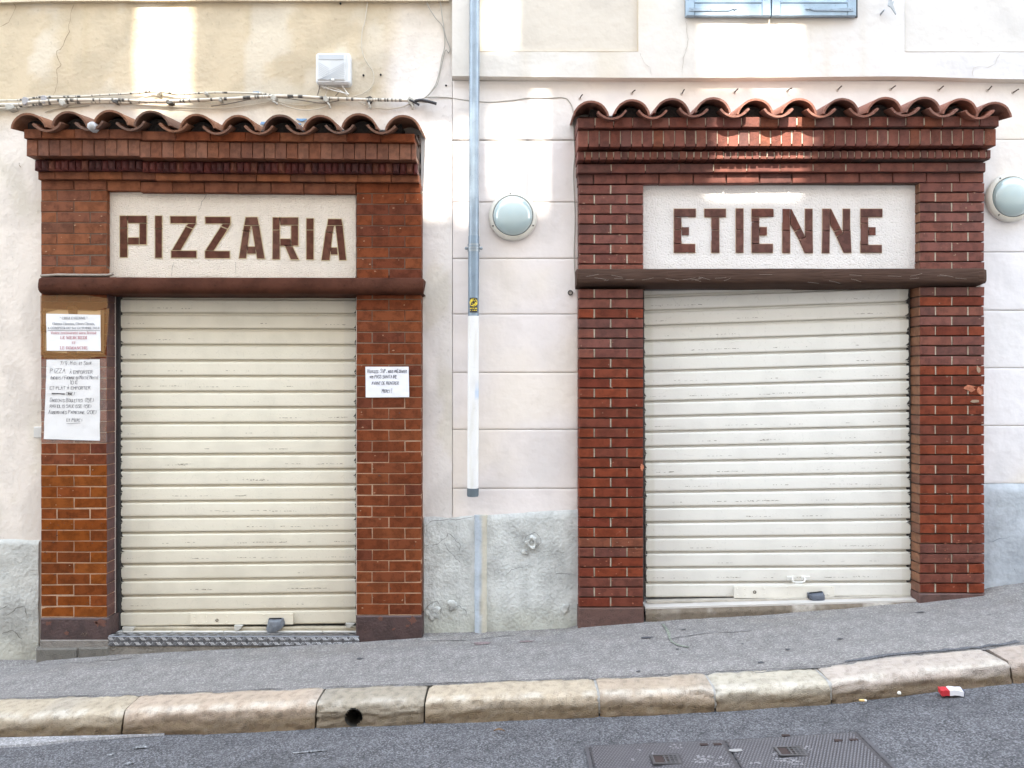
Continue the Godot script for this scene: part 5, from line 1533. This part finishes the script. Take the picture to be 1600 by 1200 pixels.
	b.prism(round_rect.call(498.5, 86.0, 537.5, 94.0, .003, jz), jz + .002, jz + .0085, .001)
	for i in 9:
		var y := 98.0 + i * 3.0
		if i < 7: b.ribbon([P(498.5, y, jz + .0075), P(498.5 + minf(15.0, 27.0 - i * 2.0), y + minf(15.0, 27.0 - i * 2.0) * .62, jz + .0075)], .0035)
		b.ribbon([P(538.5, y, jz + .0078), P(maxf(499.5, 538.5 - 42.0 + absf(i - 4) * 4.0), minf(y + 22.0 - absf(i - 4) * 2.0, 123.5), jz + .0078)], .0035)
	part(lid, "rib", b, mat("box_rib", Color(.47, .50, .53), .4))
	b = MB.new()
	b.lathe(P(520, 125, jz + .004), Vector3.BACK, Vector3.RIGHT, [[.011, 0], [.010, .006], [0, .008]], 12)
	part(jb, "catch", b, mat("box_catch", Color(.66, .67, .66), .4))

# ---------------------------------------------------------------- cables
func cable_pts(px: Array, z: float, sway := .003) -> Array:
	var c := Curve3D.new()
	for i in range(0, px.size(), 2):
		var prev := i - 2 if i >= 2 else i; var nxt := i + 2 if i + 2 < px.size() else i
		var t := (P(px[nxt], px[nxt + 1], z) - P(px[prev], px[prev + 1], z)) / 6.0
		c.add_point(P(px[i], px[i + 1], z), -t, t)
	c.bake_interval = .022
	var out := []
	for q in c.get_baked_points(): out.append(q + Vector3(0, wob.get_noise_2d(q.x * 60, z * 5000) * sway, wob.get_noise_2d(q.x * 40, 200 + z * 5000) * sway))
	return out

func cable(o: Node3D, px: Array, z: float, r: float, m: Material, called := "cable", mottled := false, sway := .003) -> void:
	var b := MB.new()
	var pts := cable_pts(px, z, sway)
	var cols := PackedColorArray()
	if mottled:
		var fine := []
		for i in pts.size() - 1:
			for k in 3: fine.append(pts[i].lerp(pts[i + 1], k / 3.0))
		fine.append(pts[-1]); pts = fine
		for q in pts:
			var n := wob.get_noise_2d(q.x * 330, z * 900) + .6 * wob.get_noise_2d(q.x * 900, z * 900 + 50)
			cols.append(Color(.60, .56, .48).lerp(Color(.07, .065, .06), smoothstep(.12, .34, n)))
	b.tube(pts, r, 7, cols)
	part(o, called, b, m)

func build_cables() -> void:
	var o := thing("cable_bundle", "old bundle of paint flecked telephone cables strung along the wall above the left roof tiles", "cable bundle", P(340, 157, .02))
	var pale := mat("cable_pale", Color(.50, .45, .37), .7)
	var mott := mat("cable_mottled", Color.WHITE, .7, "", 1.0, 0, true)
	var dark := mat("cable_dark", Color(.13, .11, .09), .7)
	cable(o, [-700, 170, -300, 166, 0, 164, 45, 160, 100, 157, 170, 156, 240, 158, 320, 156, 395, 152, 450, 150, 520, 154, 590, 156, 650, 157, 668, 158], .03, .0105, mott, "cable", true)
	cable(o, [-700, 176, -300, 171, 0, 169, 30, 166, 90, 161, 150, 160, 215, 160, 290, 159, 345, 155, 400, 154], .022, .0085, mott, "cable", true)
	cable(o, [-700, 160, -300, 158, 0, 157, 30, 156, 65, 152, 120, 151, 190, 147, 245, 143, 285, 147, 330, 145, 400, 145.5, 425, 149], .022, .006, mott, "cable", true)
	cable(o, [60, 150, 100, 149, 150, 149, 210, 146, 248, 144, 275, 149, 310, 158, 330, 162], .016, .003, pale)
	cable(o, [90, 165, 140, 162, 200, 163, 240, 165, 290, 168, 345, 169, 400, 163, 425, 158], .014, .003, pale)
	cable(o, [195, 163, 215, 155, 247, 146], .02, .003, pale)
	cable(o, [330, 166, 370, 160, 400, 154, 440, 153, 480, 158, 505, 161, 530, 157], .025, .003, dark)
	cable(o, [425, 157, 445, 165, 465, 171, 485, 172, 505, 168, 520, 158], .018, .0032, pale)
	cable(o, [428, 158, 450, 162, 475, 164, 500, 159, 510, 155], .014, .0028, pale)
	cable(o, [560, 160, 580, 167, 605, 170, 630, 167, 645, 160], .016, .003, pale)
	cable(o, [70, 175, 90, 170, 120, 167, 140, 165], .008, .0028, mat("cable_brown", Color(.34, .3, .24), .8))  # thin cable in a duller brown, close to the wall
	cable(o, [648, 158, 656, 156, 668, 158, 682, 162], .045, .010, mat("cable_end", Color(.03, .03, .035), .55), "cable_end", false, .004)
	cable(o, [640, 156, 648, 160, 655, 164], .04, .008, mat("cable_end", Color.WHITE), "cable_end")
	var clip := mat("cable_clip", Color(.44, .42, .37), .6, "metal", 5.0, .2)
	for q in [[16, 167, 12, 9, 0], [39, 157, 9, 13, 1], [67, 154, 9, 11, 1], [97, 160, 8, 10, 0], [180, 158, 8, 6, 2], [265, 159, 9, 6, 2], [247, 144, 5, 8, 0], [322, 146, 4, 6, 0], [343, 155, 5, 7, 0], [427, 153, 7, 9, 0], [509, 155, 8, 10, 0], [576, 155, 9, 9, 2], [641, 157, 8, 11, 0]]:
		var b := MB.new()
		var poly := PackedVector2Array()
		for k in 8: poly.append(Vector2(X(q[0] + cos(TAU * k / 8 + .4) * q[2] * rr(.4, .72), .04), Y(q[1] + sin(TAU * k / 8 + .4) * q[3] * rr(.4, .72), .04)))
		b.prism(poly, .002, .042 + rr(-.004, .006), .004)
		part(o, "cable_clip", b, clip if q[4] == 0 else mat("clip_grey", Color(.36, .35, .36), .4, "metal", 5.0, .2) if q[4] == 1 else mat("clip_dark", Color(.07, .065, .06), .7))
	for q in [[426, 158, 433, 163], [512, 160, 516, 169], [576, 160, 578, 170], [643, 162, 645, 171]]:
		var b := MB.new()
		b.tube([P(q[0], q[1], .035), P((q[0] + q[2]) * .5 + 1.0, (q[1] + q[3]) * .5, .045), P(q[2], q[3], .03)], .007, 7, PackedColorArray(), [.005, .006, .009])
		part(o, "cable_tie", b, clip)
	var one := func(called: String, label: String, runs: Array, z: float, r: float, m: Material) -> void:
		var t: Node3D = thing(called, label, "cable", P(runs[0][0], runs[0][1], z))
		for run in runs: cable(t, run, z, r, m)
	one.call("wall_cable", "thin looping cable from the top edge down the wall, right of the junction box", [[577, -20, 574, 5, 569, 38, 567, 42, 565, 60, 566, 80, 573, 97, 582, 110, 584, 122, 580, 136, 567, 146, 552, 151]], .012, .0032, pale)
	one.call("wall_cable", "pair of thin cables down the seam between the two houses", [[664, -20, 668, 6, 680, 27, 692, 43, 695, 70, 690, 92, 686, 115, 680, 133, 670, 147, 660, 155], [686, -20, 689, 10, 693, 40, 697, 60, 703, 75, 701, 83, 697, 78, 694, 85, 688, 112, 683, 132, 668, 150]], .016, .003, mat("cable_grey", Color(.34, .32, .28), .7))
	one.call("wall_cable", "thin cable from the bundle's end behind the downpipe to the right tile roof", [[655, 156, 668, 152, 700, 152, 730, 157, 765, 159, 800, 157, 830, 153, 860, 153, 882, 153, 890, 159, 895, 170, 897, 186], [897, 186, 896.5, 210, 898, 240, 896, 268, 897, 300, 898.5, 340, 897, 395, 899, 440]], .009, .003, mat("cable_grey", Color.WHITE))
	var t := thing("box_cables", "short loose white cables hanging out of the junction box's underside", "cable", P(518, 140, .03))
	cable(t, [500, 130, 499, 138, 496, 149], .03, .0032, dark)
	cable(t, [507, 131, 503, 135, 508, 137, 525, 142, 540, 146, 545, 147], .035, .0035, mat("cable_white", Color(.7, .69, .66), .6))
	cable(t, [512, 131, 505, 139, 515, 136, 530, 141, 543, 149], .03, .003, mat("cable_white", Color.WHITE))
	cable(t, [533, 131, 538, 139, 545, 148], .03, .0035, mat("cable_white", Color.WHITE))
	cable(t, [512, 132, 511, 142, 507, 151], .025, .0028, pale)
	cable(t, [530, 142, 527, 147, 524, 150], .025, .0028, dark)
	var b := MB.new()
	b.box(P(59.5, 683.5, .0) + Vector3(0, 0, -.02), P(66, 667, .05), .004)
	solo("socket_box", b, mat("socket", Color(.56, .55, .52), .5, "paint", 3.0, .05), P(62, 675, .0), "tiny pale grey box against the outer edge of the left brick pier", "electric box")

# ---------------------------------------------------------------- paper notices
const GLYPH := {"A": "002640/1333", "B": "000636453403/344241300000", "C": "45361605011040", "D": "000636444230 00", "E": "46060040/0333", "F": "460600/0333", "G": "453616050110304243 23", "H": "0006/4640/0343", "I": "2620", "J": "4641301001", "K": "0006/460340", "L": "060040", "M": "0006234640", "N": "00064046", "O": "160501103041453616", "P": "000636453403", "Q": "160501103041453616/2240", "R": "000636453403/2340", "S": "4536160514334241301001", "T": "0646/2620", "U": "060110304146", "V": "062046", "W": "0610233046", "X": "0046/0640", "Y": "062346/2320", "Z": "06460040", "0": "160501103041453616", "1": "152620", "2": "05163645440040", "5": "460604344341301001", "7": "064610/1434", "9": "4433130405163645413010", "/": "0046", "(": "36242230", ")": "16242210", "€": "45361605011040/0434/0232", "!": "2722/2120", ".": "2021", ",": "2110", "É": "46060040/0333/1839", "À": "002640/1333/1938"}

func write(b: MB, text: String, at: Vector2, h: float, w: float, lift: Callable, slant: float, wide: float) -> void:   # pen strokes on a sheet, the line as long as asked
	var x := at.x
	var run := 0.0
	for ch in text: run += (.72 if ch != ch.to_upper() else 1.0) * (2.6 if ch == " " else 3.4 if ch in "I1.,!()" else 5.4)
	var width := wide / (run * h / 6.0)
	for ch in text:
		var small := ch != ch.to_upper()
		var g: String = GLYPH.get(ch.to_upper(), "").replace(" ", "")
		var s := h / 6.0 * (.72 if small else 1.0)
		var jy := rr(-.05, .05) * h; var sx := s * width * rr(.85, 1.1)
		for stroke in g.split("/", false):
			var pts := []
			for i in range(0, stroke.length() - 1, 2):
				var u := float(stroke[i]); var v := float(stroke[i + 1])
				var q := Vector2(x + (u + v * slant + rr(-.22, .22)) * sx, at.y + jy + (v + rr(-.25, .25)) * s)
				pts.append(Vector3(q.x, q.y, lift.call(q.x, q.y)))
			b.ribbon(pts, w)
		x += s * width * (2.6 if ch == " " else 3.4 if ch in "I1.,!()" else 5.4)

func sheet(px: Array, z: float, crinkle: float) -> Array:   # four corners, top left first, clockwise -> [mesh, height function]
	var q := []
	for i in 4: q.append(P(px[i * 2], px[i * 2 + 1], z))
	var lift := func(x: float, y: float) -> float: return z + crinkle * (wob.get_noise_2d(x * 170, y * 120) + .6 * absf(wob.get_noise_2d(x * 260 + y * 300, y * 260 - x * 200)))
	var b := MB.new(); var p := []; var n := 30
	for j in n:
		for i in n:
			var u := i / (n - 1.0); var v := j / (n - 1.0)
			var k: Vector3 = q[3].lerp(q[2], u).lerp(q[0].lerp(q[1], u), v)
			p.append(Vector3(k.x, k.y, lift.call(k.x, k.y)))
	b.grid(p, n, n)
	return [b, lift]

func strip(o: Node3D, px: Array, z: float, m: Material, called: String) -> void:
	var b := MB.new(); var poly := PackedVector2Array()
	for i in range(0, px.size(), 2): poly.append(Vector2(X(px[i], z), Y(px[i + 1], z)))
	b.prism(poly, z - .0008, z)
	part(o, called, b, m)

func build_papers() -> void:
	var zp := ZP
	var paper := mat("paper", Color(.72, .72, .73), .55)
	var ink := mat("ink", Color(.035, .038, .06), .7)
	var tape := StandardMaterial3D.new()
	tape.resource_name = "brown_tape"; tape.albedo_color = Color(.52, .36, .18, .62); tape.roughness = .3; tape.transparency = BaseMaterial3D.TRANSPARENCY_ALPHA
	var clear := StandardMaterial3D.new()
	clear.resource_name = "clear_tape"; clear.albedo_color = Color(.9, .88, .85, .12); clear.roughness = .12; clear.metallic_specular = .2; clear.transparency = BaseMaterial3D.TRANSPARENCY_ALPHA
	# printed notice on cardboard
	var o := thing("printed_notice", "printed notice with black and red lines on cardboard, taped high on the left brick pier", "notice", P(114, 550, zp))
	var sh := sheet([67, 482, 163, 485, 162, 553, 68, 551], zp + .0065, .001)
	part(o, "cardboard", sh[0], mat("cardboard", Color(.46, .30, .15), .85))
	for s in [[63, 462, 120, 459, 168, 466, 168, 480, 150, 486, 90, 484, 63, 490], [63, 486, 72, 484, 70, 552, 64, 556], [157, 484, 171, 482, 168, 520, 164, 552, 158, 552], [64, 546, 100, 552, 158, 548, 166, 556, 120, 562, 68, 560], [104, 478, 121, 478, 121, 494, 108, 493], [104, 546, 119, 547, 121, 557, 106, 556], [64, 506, 72, 508, 72, 520, 64, 518]]:
		strip(o, s, zp + .0095 + rr(0, .0012), tape, "tape")
	sh = sheet([72, 490, 157, 492, 157.5, 548.5, 73, 548], zp + .0125, .0022)
	var sheet_node := part(o, "sheet", sh[0], paper)
	var serif := SystemFont.new()
	serif.font_names = PackedStringArray(["Droid Serif"]); serif.font_weight = 400
	var k := 0
	var red := mat("ink_red", Color(.34, .03, .055), .7)
	for l in [["\" CHEZ ETIENNE \"", 499.5, 43, 0], ["Chères Clientes, Chers Clients,", 508.3, 66, 0], ["à COMPTER DU 1ᵉʳ OCTOBRE 2018", 515, 80, 0], ["Votre restaurant sera fermé", 522.5, 71, 1], ["LE MERCREDI", 530, 42, 1], ["ET", 538, 8, 1], ["LE DIMANCHE", 546, 43, 1]]:
		var tm := TextMesh.new()
		tm.text = l[0].replace("ᵉʳ", "er"); tm.font = serif; tm.font_size = 40; tm.depth = .0004; tm.pixel_size = .0006
		var wide: float = tm.get_aabb().size.x
		var want: float = l[2] / F * (CZ - zp)
		tm.pixel_size = .0006 * want / maxf(wide, .01) if l[0] != "ET" else .00052
		var mi := MeshInstance3D.new()
		mi.name = "lettering"; mi.mesh = tm; mi.material_override = red if l[3] else ink
		var at := P(115, l[1] - 2.4, zp + .0162)
		mi.position = at - org[sheet_node]
		sheet_node.add_child(mi, true)
	strip(o, [74.5, 515.9, 156, 516.4, 156, 516.9, 74.5, 516.4], zp + .0150, ink, "underline")
	# handwritten menu
	o = thing("handwritten_menu", "tall white handwritten sheet of takeaway dishes on the left brick pier, under the printed notice", "notice", P(112, 688, zp))
	sh = sheet([73, 562, 156, 561.5, 156, 688.5, 68.5, 686], zp + .0065, .0042)
	part(o, "sheet", sh[0], paper)
	var b := MB.new()
	var up := func(x: float, y: float) -> float: return sh[1].call(x, y) + .0012
	var u := (CZ - zp) / F
	for l in [["7/9. Midi et Soir", 95, 570, 5.4, 49], ["PIZZA", 79, 583, 6.8, 25], ["À EMPORTER", 110, 584, 5.0, 36], ["Anchois / Fromage ou Moitié Moitié", 80, 592.5, 5.4, 75], ["10 €", 110, 600, 5.4, 13], ["ET PLAT À EMPORTER", 79, 608.5, 4.6, 64], ["(15€)", 103, 617.5, 5.0, 15], ["Gnocchis Boulettes (15€)", 79, 628, 6.0, 69], ["RAVIOLIS SAUCISSE (15€)", 79, 637, 4.8, 65], ["Aubergines Parmesane (20€)", 77, 646.5, 5.6, 75], ["et Merci", 105, 658.5, 5.6, 26]]:
		write(b, l[0], Vector2(X(l[1], zp), Y(l[2], zp)), l[3] * u, .0024, up, .1, l[4] * u)
	for i in 5:
		var py := 614.5 + rr(-.8, 1.2)
		b.ribbon([P(81, py, zp + .0105), P(90, py + rr(-1, 1), zp + .0105), P(101, py + rr(-1, 1), zp + .0105)], .004)
		b.ribbon([P(106, py, zp + .0105), P(112, py + rr(-1, 1), zp + .0105)], .004)
	b.ribbon([P(104, 662, zp + .0105), P(125, 661, zp + .0105)], .0022)
	part(o, "handwriting", b, ink, "stuff")
	var tb := MB.new()
	tb.quad(P(65, 693, zp + .0115), P(166.5, 691, zp + .0115), P(166.5, 560, zp + .0115), P(65, 561, zp + .0115))
	part(o, "clear_tape", tb, clear)
	# note about the pass
	o = thing("handwritten_note", "small white handwritten note on the brick pier right of the left roller shutter", "notice", P(605, 621, zp))
	sh = sheet([571, 573, 638.5, 573, 639.5, 620.5, 571.5, 621], zp + .0055, .003)
	part(o, "sheet", sh[0], mat("paper_blue", Color(.72, .73, .78), .4))
	b = MB.new()
	var up2 := func(x: float, y: float) -> float: return sh[1].call(x, y) + .0012
	for l in [["Veuillez, SVP, nous présenter", 574, 582.5, 5.6, 62], ["vos PASS SANITAIRE", 578, 591, 4.8, 43], ["AVANT DE RENTRER", 581, 601, 4.6, 43], ["Merci!", 597, 613.5, 6.0, 16]]:
		write(b, l[0].replace("é", "E"), Vector2(X(l[1], zp), Y(l[2], zp)), l[3] * u, .0024, up2, .12, l[4] * u)
	part(o, "handwriting", b, ink, "stuff")

# ---------------------------------------------------------------- road things
func patch(cx: float, cz: float, rx: float, rz: float, lift: float, y: Callable, n := 14, ragged := .35) -> MB:
	var b := MB.new(); var ring := []
	for k in n:
		var a := TAU * k / n; var r := 1.0 + rr(-ragged, ragged)
		var x := cx + cos(a) * rx * r; var z := cz + sin(a) * rz * r
		ring.append(Vector3(x, y.call(x, z) + lift, z))
	var c := Vector3(cx, y.call(cx, cz) + lift + .001, cz)
	for k in n: b.tri(c, ring[(k + 1) % n], ring[k])
	return b

func on_ground(px: float, py: float, road: bool) -> Vector3:   # where a line of sight meets the pavement or the road
	var z := 1.0
	for i in 40:
		var x := X(px, z)
		var h := road_y(x) if road else pave_y(x, z)
		z = CZ - F * (CY - h) / (py - 600.0)
	var x := X(px, z)
	return Vector3(x, road_y(x) if road else pave_y(x, z), z)

func build_street_bits() -> void:
	var py := func(x: float, z: float) -> float: return pave_y(x, z)
	var ry := func(x: float, z: float) -> float: return road_y(x, z) + .004 * wob.get_noise_2d(x * 40, z * 40)
	# gum spots trodden into the pavement
	var gum := mat("gum", Color(.055, .055, .062), .8)
	var said := ["dark chewing gum spot on the pavement in front of the left pier's right neighbour", "dark spot on the pavement, the widest one, before the right shopfront's left pier", "small dark spot close to the right shopfront's concrete step", "small dark spot by the faint green chalk mark", "dark spot in mid pavement below the right roller shutter's lock", "dark spot at the kerb between two pale kerb stones", "dark spot near the kerb below the right shutter", "dark spot in front of the right shutter, uphill of its padlock", "dark streak at the foot of the right shopfront's right pier", "small dark spot uphill of the right pier's foot", "small dark spot near the kerb's joint right of the middle"]
	var i := 0
	for q in [[562, 1030, .022, .012], [1011, 997, .035, .016], [1068, 984.5, .016, .008], [1058, 1015, .008, .008], [1189, 1036, .018, .012], [997, 1050, .017, .011], [1230, 1015.5, .014, .009], [1312, 999, .016, .010], [1437, 957.5, .035, .010], [1545, 961.5, .012, .007], [1160, 1007, .010, .007]]:
		var at := on_ground(q[0], q[1], false)
		solo("gum_spot", patch(at.x, at.z, q[2], q[3], .0045, py), gum, at, said[i], "gum spot", "dark spots on the pavement")
		i += 1
	# chalk marks
	for q in [[752, 1006, .055, .028, "faint pink spray mark on the pavement below the embedded pipe"], [822, 1003, .04, .014, "faint pink smear on the pavement before the grey plinth, right of the other pink mark"]]:
		var at := on_ground(q[0], q[1], false)
		solo("paint_mark", patch(at.x, at.z, q[2], q[3], .0042, py, 16, .5), mat("pink_mark", Color(.34, .255, .255), .9, "pave", 2.2, .2), at, q[4], "paint mark", "old spray marks on the pavement")
	var b := MB.new(); var pts := []; var ws := []
	for q in [[1036, 976], [1041, 983], [1045, 990], [1046, 997], [1050, 1004], [1060, 1009], [1075, 1012]]: pts.append(on_ground(q[0], q[1], false) + Vector3(0, .0045, 0)); ws.append(rr(.012, .024))
	b.ribbon(pts, .015, Vector3.UP, ws)
	solo("paint_mark", b, mat("green_mark", Color(.30, .325, .265), .9, "pave", 2.2, .2), pts[2], "faint curved pale green chalk line on the pavement before the right shopfront", "paint mark", "old spray marks on the pavement")
	# white scuffs on the road
	var scuff := mat("scuff", Color(.38, .39, .41), .85, "asphalt", 1.7, .4)
	var lab := ["short white scuff on the road below the second kerb stone from the left", "smaller white fleck on the road, left of the short white scuff", "white fleck on the road at the bottom edge of the picture, left half", "long pale scuff on the road, below the kerb stone with the drain hole"]
	i = 0
	for q in [[222, 1169, .045, .022], [175, 1180, .018, .008], [200, 1194, .022, .012], [492, 1175, .075, .010]]:
		var at := on_ground(q[0], q[1], true)
		solo("road_scuff", patch(at.x, at.z, q[2], q[3], .0055, ry, 13, .6), scuff, at, lab[i], "road mark", "white scuffs on the road")
		i += 1
	# service cover: two ribbed steel leaves in a frame
	var x0 := .362; var x1 := 1.578; var xm := .985; var zf := 1.50; var ze := 2.45
	var zz := func(x: float) -> float: return zf + (x - x0) * .062
	var hy := func(x: float) -> float: return road_y(x) + .007
	var o := thing("service_cover", "dark ribbed steel service cover of two leaves set in the road at the bottom edge", "manhole cover", Vector3(.98, hy.call(.98) - .01, 1.95))
	var steel := mat("cover_steel", Color(.085, .078, .085), .5, "metal", 2.0, .1, false, .4)
	var frame := mat("cover_frame", Color(.10, .095, .105), .55, "metal", 2.0, .15, false, .3)
	for f in [[x0 - .022, x0 - .004], [x1 + .004, x1 + .022]]:
		b = MB.new()
		b.quad(Vector3(f[0], hy.call(f[0]), ze), Vector3(f[1], hy.call(f[1]), ze), Vector3(f[1], hy.call(f[1]), zz.call(f[1])), Vector3(f[0], hy.call(f[0]), zz.call(f[0])))
		part(o, "frame_bar", b, frame)
	var bars := [[x0, xm - .003], [xm + .003, x1]]
	for k in 2:
		b = MB.new()
		var n := 8
		for j in n:
			var a := lerpf(bars[k][0], bars[k][1], float(j) / n); var d := lerpf(bars[k][0], bars[k][1], float(j + 1) / n)
			b.quad(Vector3(a, hy.call(a), ze), Vector3(d, hy.call(d), ze), Vector3(d, hy.call(d), zz.call(d)), Vector3(a, hy.call(a), zz.call(a)))
		var leaf := part(o, "leaf", b, steel)
		b = MB.new()
		var step := .0145
		var nx := int((bars[k][1] - bars[k][0] - .02) / step)
		var hp := Vector2(X(1038, 1.65), 1.685) if k == 0 else Vector2(1.235, 1.70)
		for j in 62:
			for m in nx:
				var x: float = bars[k][0] + .012 + (m + .5 * (j % 2)) * step; var z: float = zz.call(x) + .014 + j * step
				if z > ze - .01 or (absf(x - hp.x) < .068 and absf(z - hp.y) < .05): continue
				var c := Vector3(x, hy.call(x) + .0003, z); var top := c + Vector3(0, .0035, 0); var s := .0058
				var q := [c + Vector3(-s, 0, 0), c + Vector3(0, 0, s), c + Vector3(s, 0, 0), c + Vector3(0, 0, -s)]
				for e in 4: b.tri(q[e], q[(e + 1) % 4], top)
		part(leaf, "stud", b, mat("stud", Color(.14, .132, .14), .42, "", 1.0, 0, false, .5), "stuff")
		# lifting pocket: a frame, a dark well and a grid
		b = MB.new()
		var y0: float = hy.call(hp.x) + .004
		for f in [[-.062, -.052, -.042, .042], [.052, .062, -.042, .042], [-.052, .052, -.042, -.034], [-.052, .052, .034, .042]]:
			b.box(Vector3(hp.x + f[0], y0 - .003, hp.y + f[2]), Vector3(hp.x + f[1], y0 + .002, hp.y + f[3]))
		for f in 3:
			b.box(Vector3(hp.x - .005 + f * .02, y0 - .003, hp.y - .034), Vector3(hp.x + .001 + f * .02, y0 + .001, hp.y + .034))
			b.box(Vector3(hp.x - .01, y0 - .0032, hp.y - .026 + f * .022), Vector3(hp.x + .052, y0 + .0008, hp.y - .021 + f * .022))
		part(leaf, "pocket_frame", b, mat("pocket", Color(.13, .125, .13), .45, "metal", 3.0, .1, false, .4))
		b = MB.new()
		b.quad(Vector3(hp.x - .052, y0 - .0025, hp.y + .034), Vector3(hp.x + .052, y0 - .0025, hp.y + .034), Vector3(hp.x + .052, y0 - .0025, hp.y - .034), Vector3(hp.x - .052, y0 - .0025, hp.y - .034))
		part(leaf, "pocket", b, mat("pocket_dark", Color(.035, .02, .018), .8))
		for f in ([[1100, 1166.5], [1121, 1166]] if k == 0 else [[1228, 1152], [1310, 1160], [1334, 1159]]):
			b = MB.new()
			var at := on_ground(f[0], f[1], true)
			b.box(Vector3(at.x - .018, at.y + .004, at.z - .008), Vector3(at.x + .018, at.y + .0115, at.z + .008))
			part(leaf, "key_slot", b, mat("pocket_dark", Color.WHITE))
	# dry white dirt caught between the studs
	b = MB.new()
	for q in [[1055, 1169, 14], [1000, 1176, 4], [1110, 1186, 26], [1095, 1192, 20], [1128, 1196, 16], [1180, 1196, 10], [1215, 1181, 9], [1225, 1190, 24], [1240, 1195, 18], [1262, 1172, 7], [1020, 1182, 3], [990, 1188, 4]]:
		for m in q[2]:
			var at := on_ground(q[0] + rr(-1, 1) * q[2] * .8, q[1] + rr(-3, 3), true)
			var s := rr(.002, .006)
			b.box(at + Vector3(-s, .006, -s * .5), at + Vector3(s, .0085 + rr(0, .001), s * .5))
	part(o, "dried_dirt", b, mat("dirt", Color(.25, .24, .25), .9), "stuff")
	# paper scrap, leaf, cigarette end, crushed packet
	var at := on_ground(1150, 1176, true)
	solo("paper_scrap", patch(at.x, at.z, .034, .014, .0125, ry, 8, .3), mat("scrap", Color(.27, .26, .255), .8), at, "torn pale scrap of paper lying on the steel service cover", "litter")
	at = on_ground(780, 1146, true)
	b = MB.new()
	for k in 10:
		var t := k / 10.0; var t1 := (k + 1) / 10.0
		var w0 := .011 * sin(PI * t); var w1 := .011 * sin(PI * t1)
		var a := at + Vector3(lerpf(-.028, .028, t), .010 + .008 * sin(t * 3.0), .006 * t); var d := at + Vector3(lerpf(-.028, .028, t1), .010 + .008 * sin(t1 * 3.0), .006 * t1)
		b.quad(a + Vector3(0, .006, w0), d + Vector3(0, .006, w1), d, a); b.quad(a, d, d + Vector3(0, .006, -w1), a + Vector3(0, .006, -w0))
	solo("dry_leaf", b, mat("leaf", Color(.13, .075, .04), .8), at, "curled brown dry leaf on the road near the kerb, below the middle of the wall", "leaf")
	at = on_ground(1348, 1097, true)
	b = MB.new()
	b.tube([at + Vector3(-.017, .009, 0), at + Vector3(.006, .009, .003)], .006, 9)
	var butt := thing("cigarette_end", "yellow cigarette end in the gutter below the long right kerb stone", "cigarette end", at)
	part(butt, "filter", b, mat("filter", Color(.62, .42, .16), .8))
	b = MB.new()
	b.tube([at + Vector3(.0062, .009, .003), at + Vector3(.016, .0085, .004)], .0058, 9)
	part(butt, "paper", b, mat("cig_paper", Color(.68, .66, .6), .8))
	at = on_ground(1405, 1085, true)
	b = MB.new()
	b.lathe(at, Vector3.UP, Vector3.RIGHT, [[.008, .002], [.010, .008], [.006, .015], [0, .017]], 8)
	solo("paper_crumb", b, mat("cig_paper", Color.WHITE), at, "tiny white crumb of paper in the gutter, left of the red and white packet", "litter")
	at = on_ground(1486, 1085, true)
	var pack := thing("cigarette_packet", "crushed red and white cigarette packet lying on the road by the kerb", "cigarette packet", at)
	pack.rotation = Vector3(0, -.22, .09)
	var crush := func(bb: MB) -> MB:
		for q in bb.v.size():
			var p: Vector3 = bb.v[q] - at
			bb.v[q] += Vector3(.006 * wob.get_noise_3d(p.x * 900, p.y * 900, p.z * 900), .007 * wob.get_noise_3d(p.z * 800, p.x * 700, 7) - .005 * smoothstep(0.0, .05, p.x) * float(p.y > .01), .004 * wob.get_noise_3d(p.y * 900, p.z * 800, 90))
		return bb
	b = MB.new()
	for m in 4: b.box(at + Vector3(-.05 + m * .0095, .004, -.027), at + Vector3(-.0405 + m * .0095, .030, .027), 0.0)
	part(pack, "red_lid", crush.call(b), mat("pack_red", Color(.45, .025, .035), .45))
	b = MB.new()
	for m in 6: b.box(at + Vector3(-.012 + m * .0105, .004, -.027), at + Vector3(-.0015 + m * .0105, .030, .027), 0.0)
	part(pack, "white_body", crush.call(b), mat("pack_white", Color(.70, .70, .74), .35))
	b = MB.new()
	b.box(at + Vector3(.0505, .005, -.025), at + Vector3(.0535, .026, .025), 0.0)
	part(pack, "dark_end", b, mat("pack_dark", Color(.05, .06, .14), .4))
	b = MB.new()
	for m in 3: b.box(at + Vector3(.008 + m * .011, .012, .0272), at + Vector3(.016 + m * .011, .017, .0279), 0.0)
	part(pack, "red_print", b, mat("pack_red", Color.WHITE))
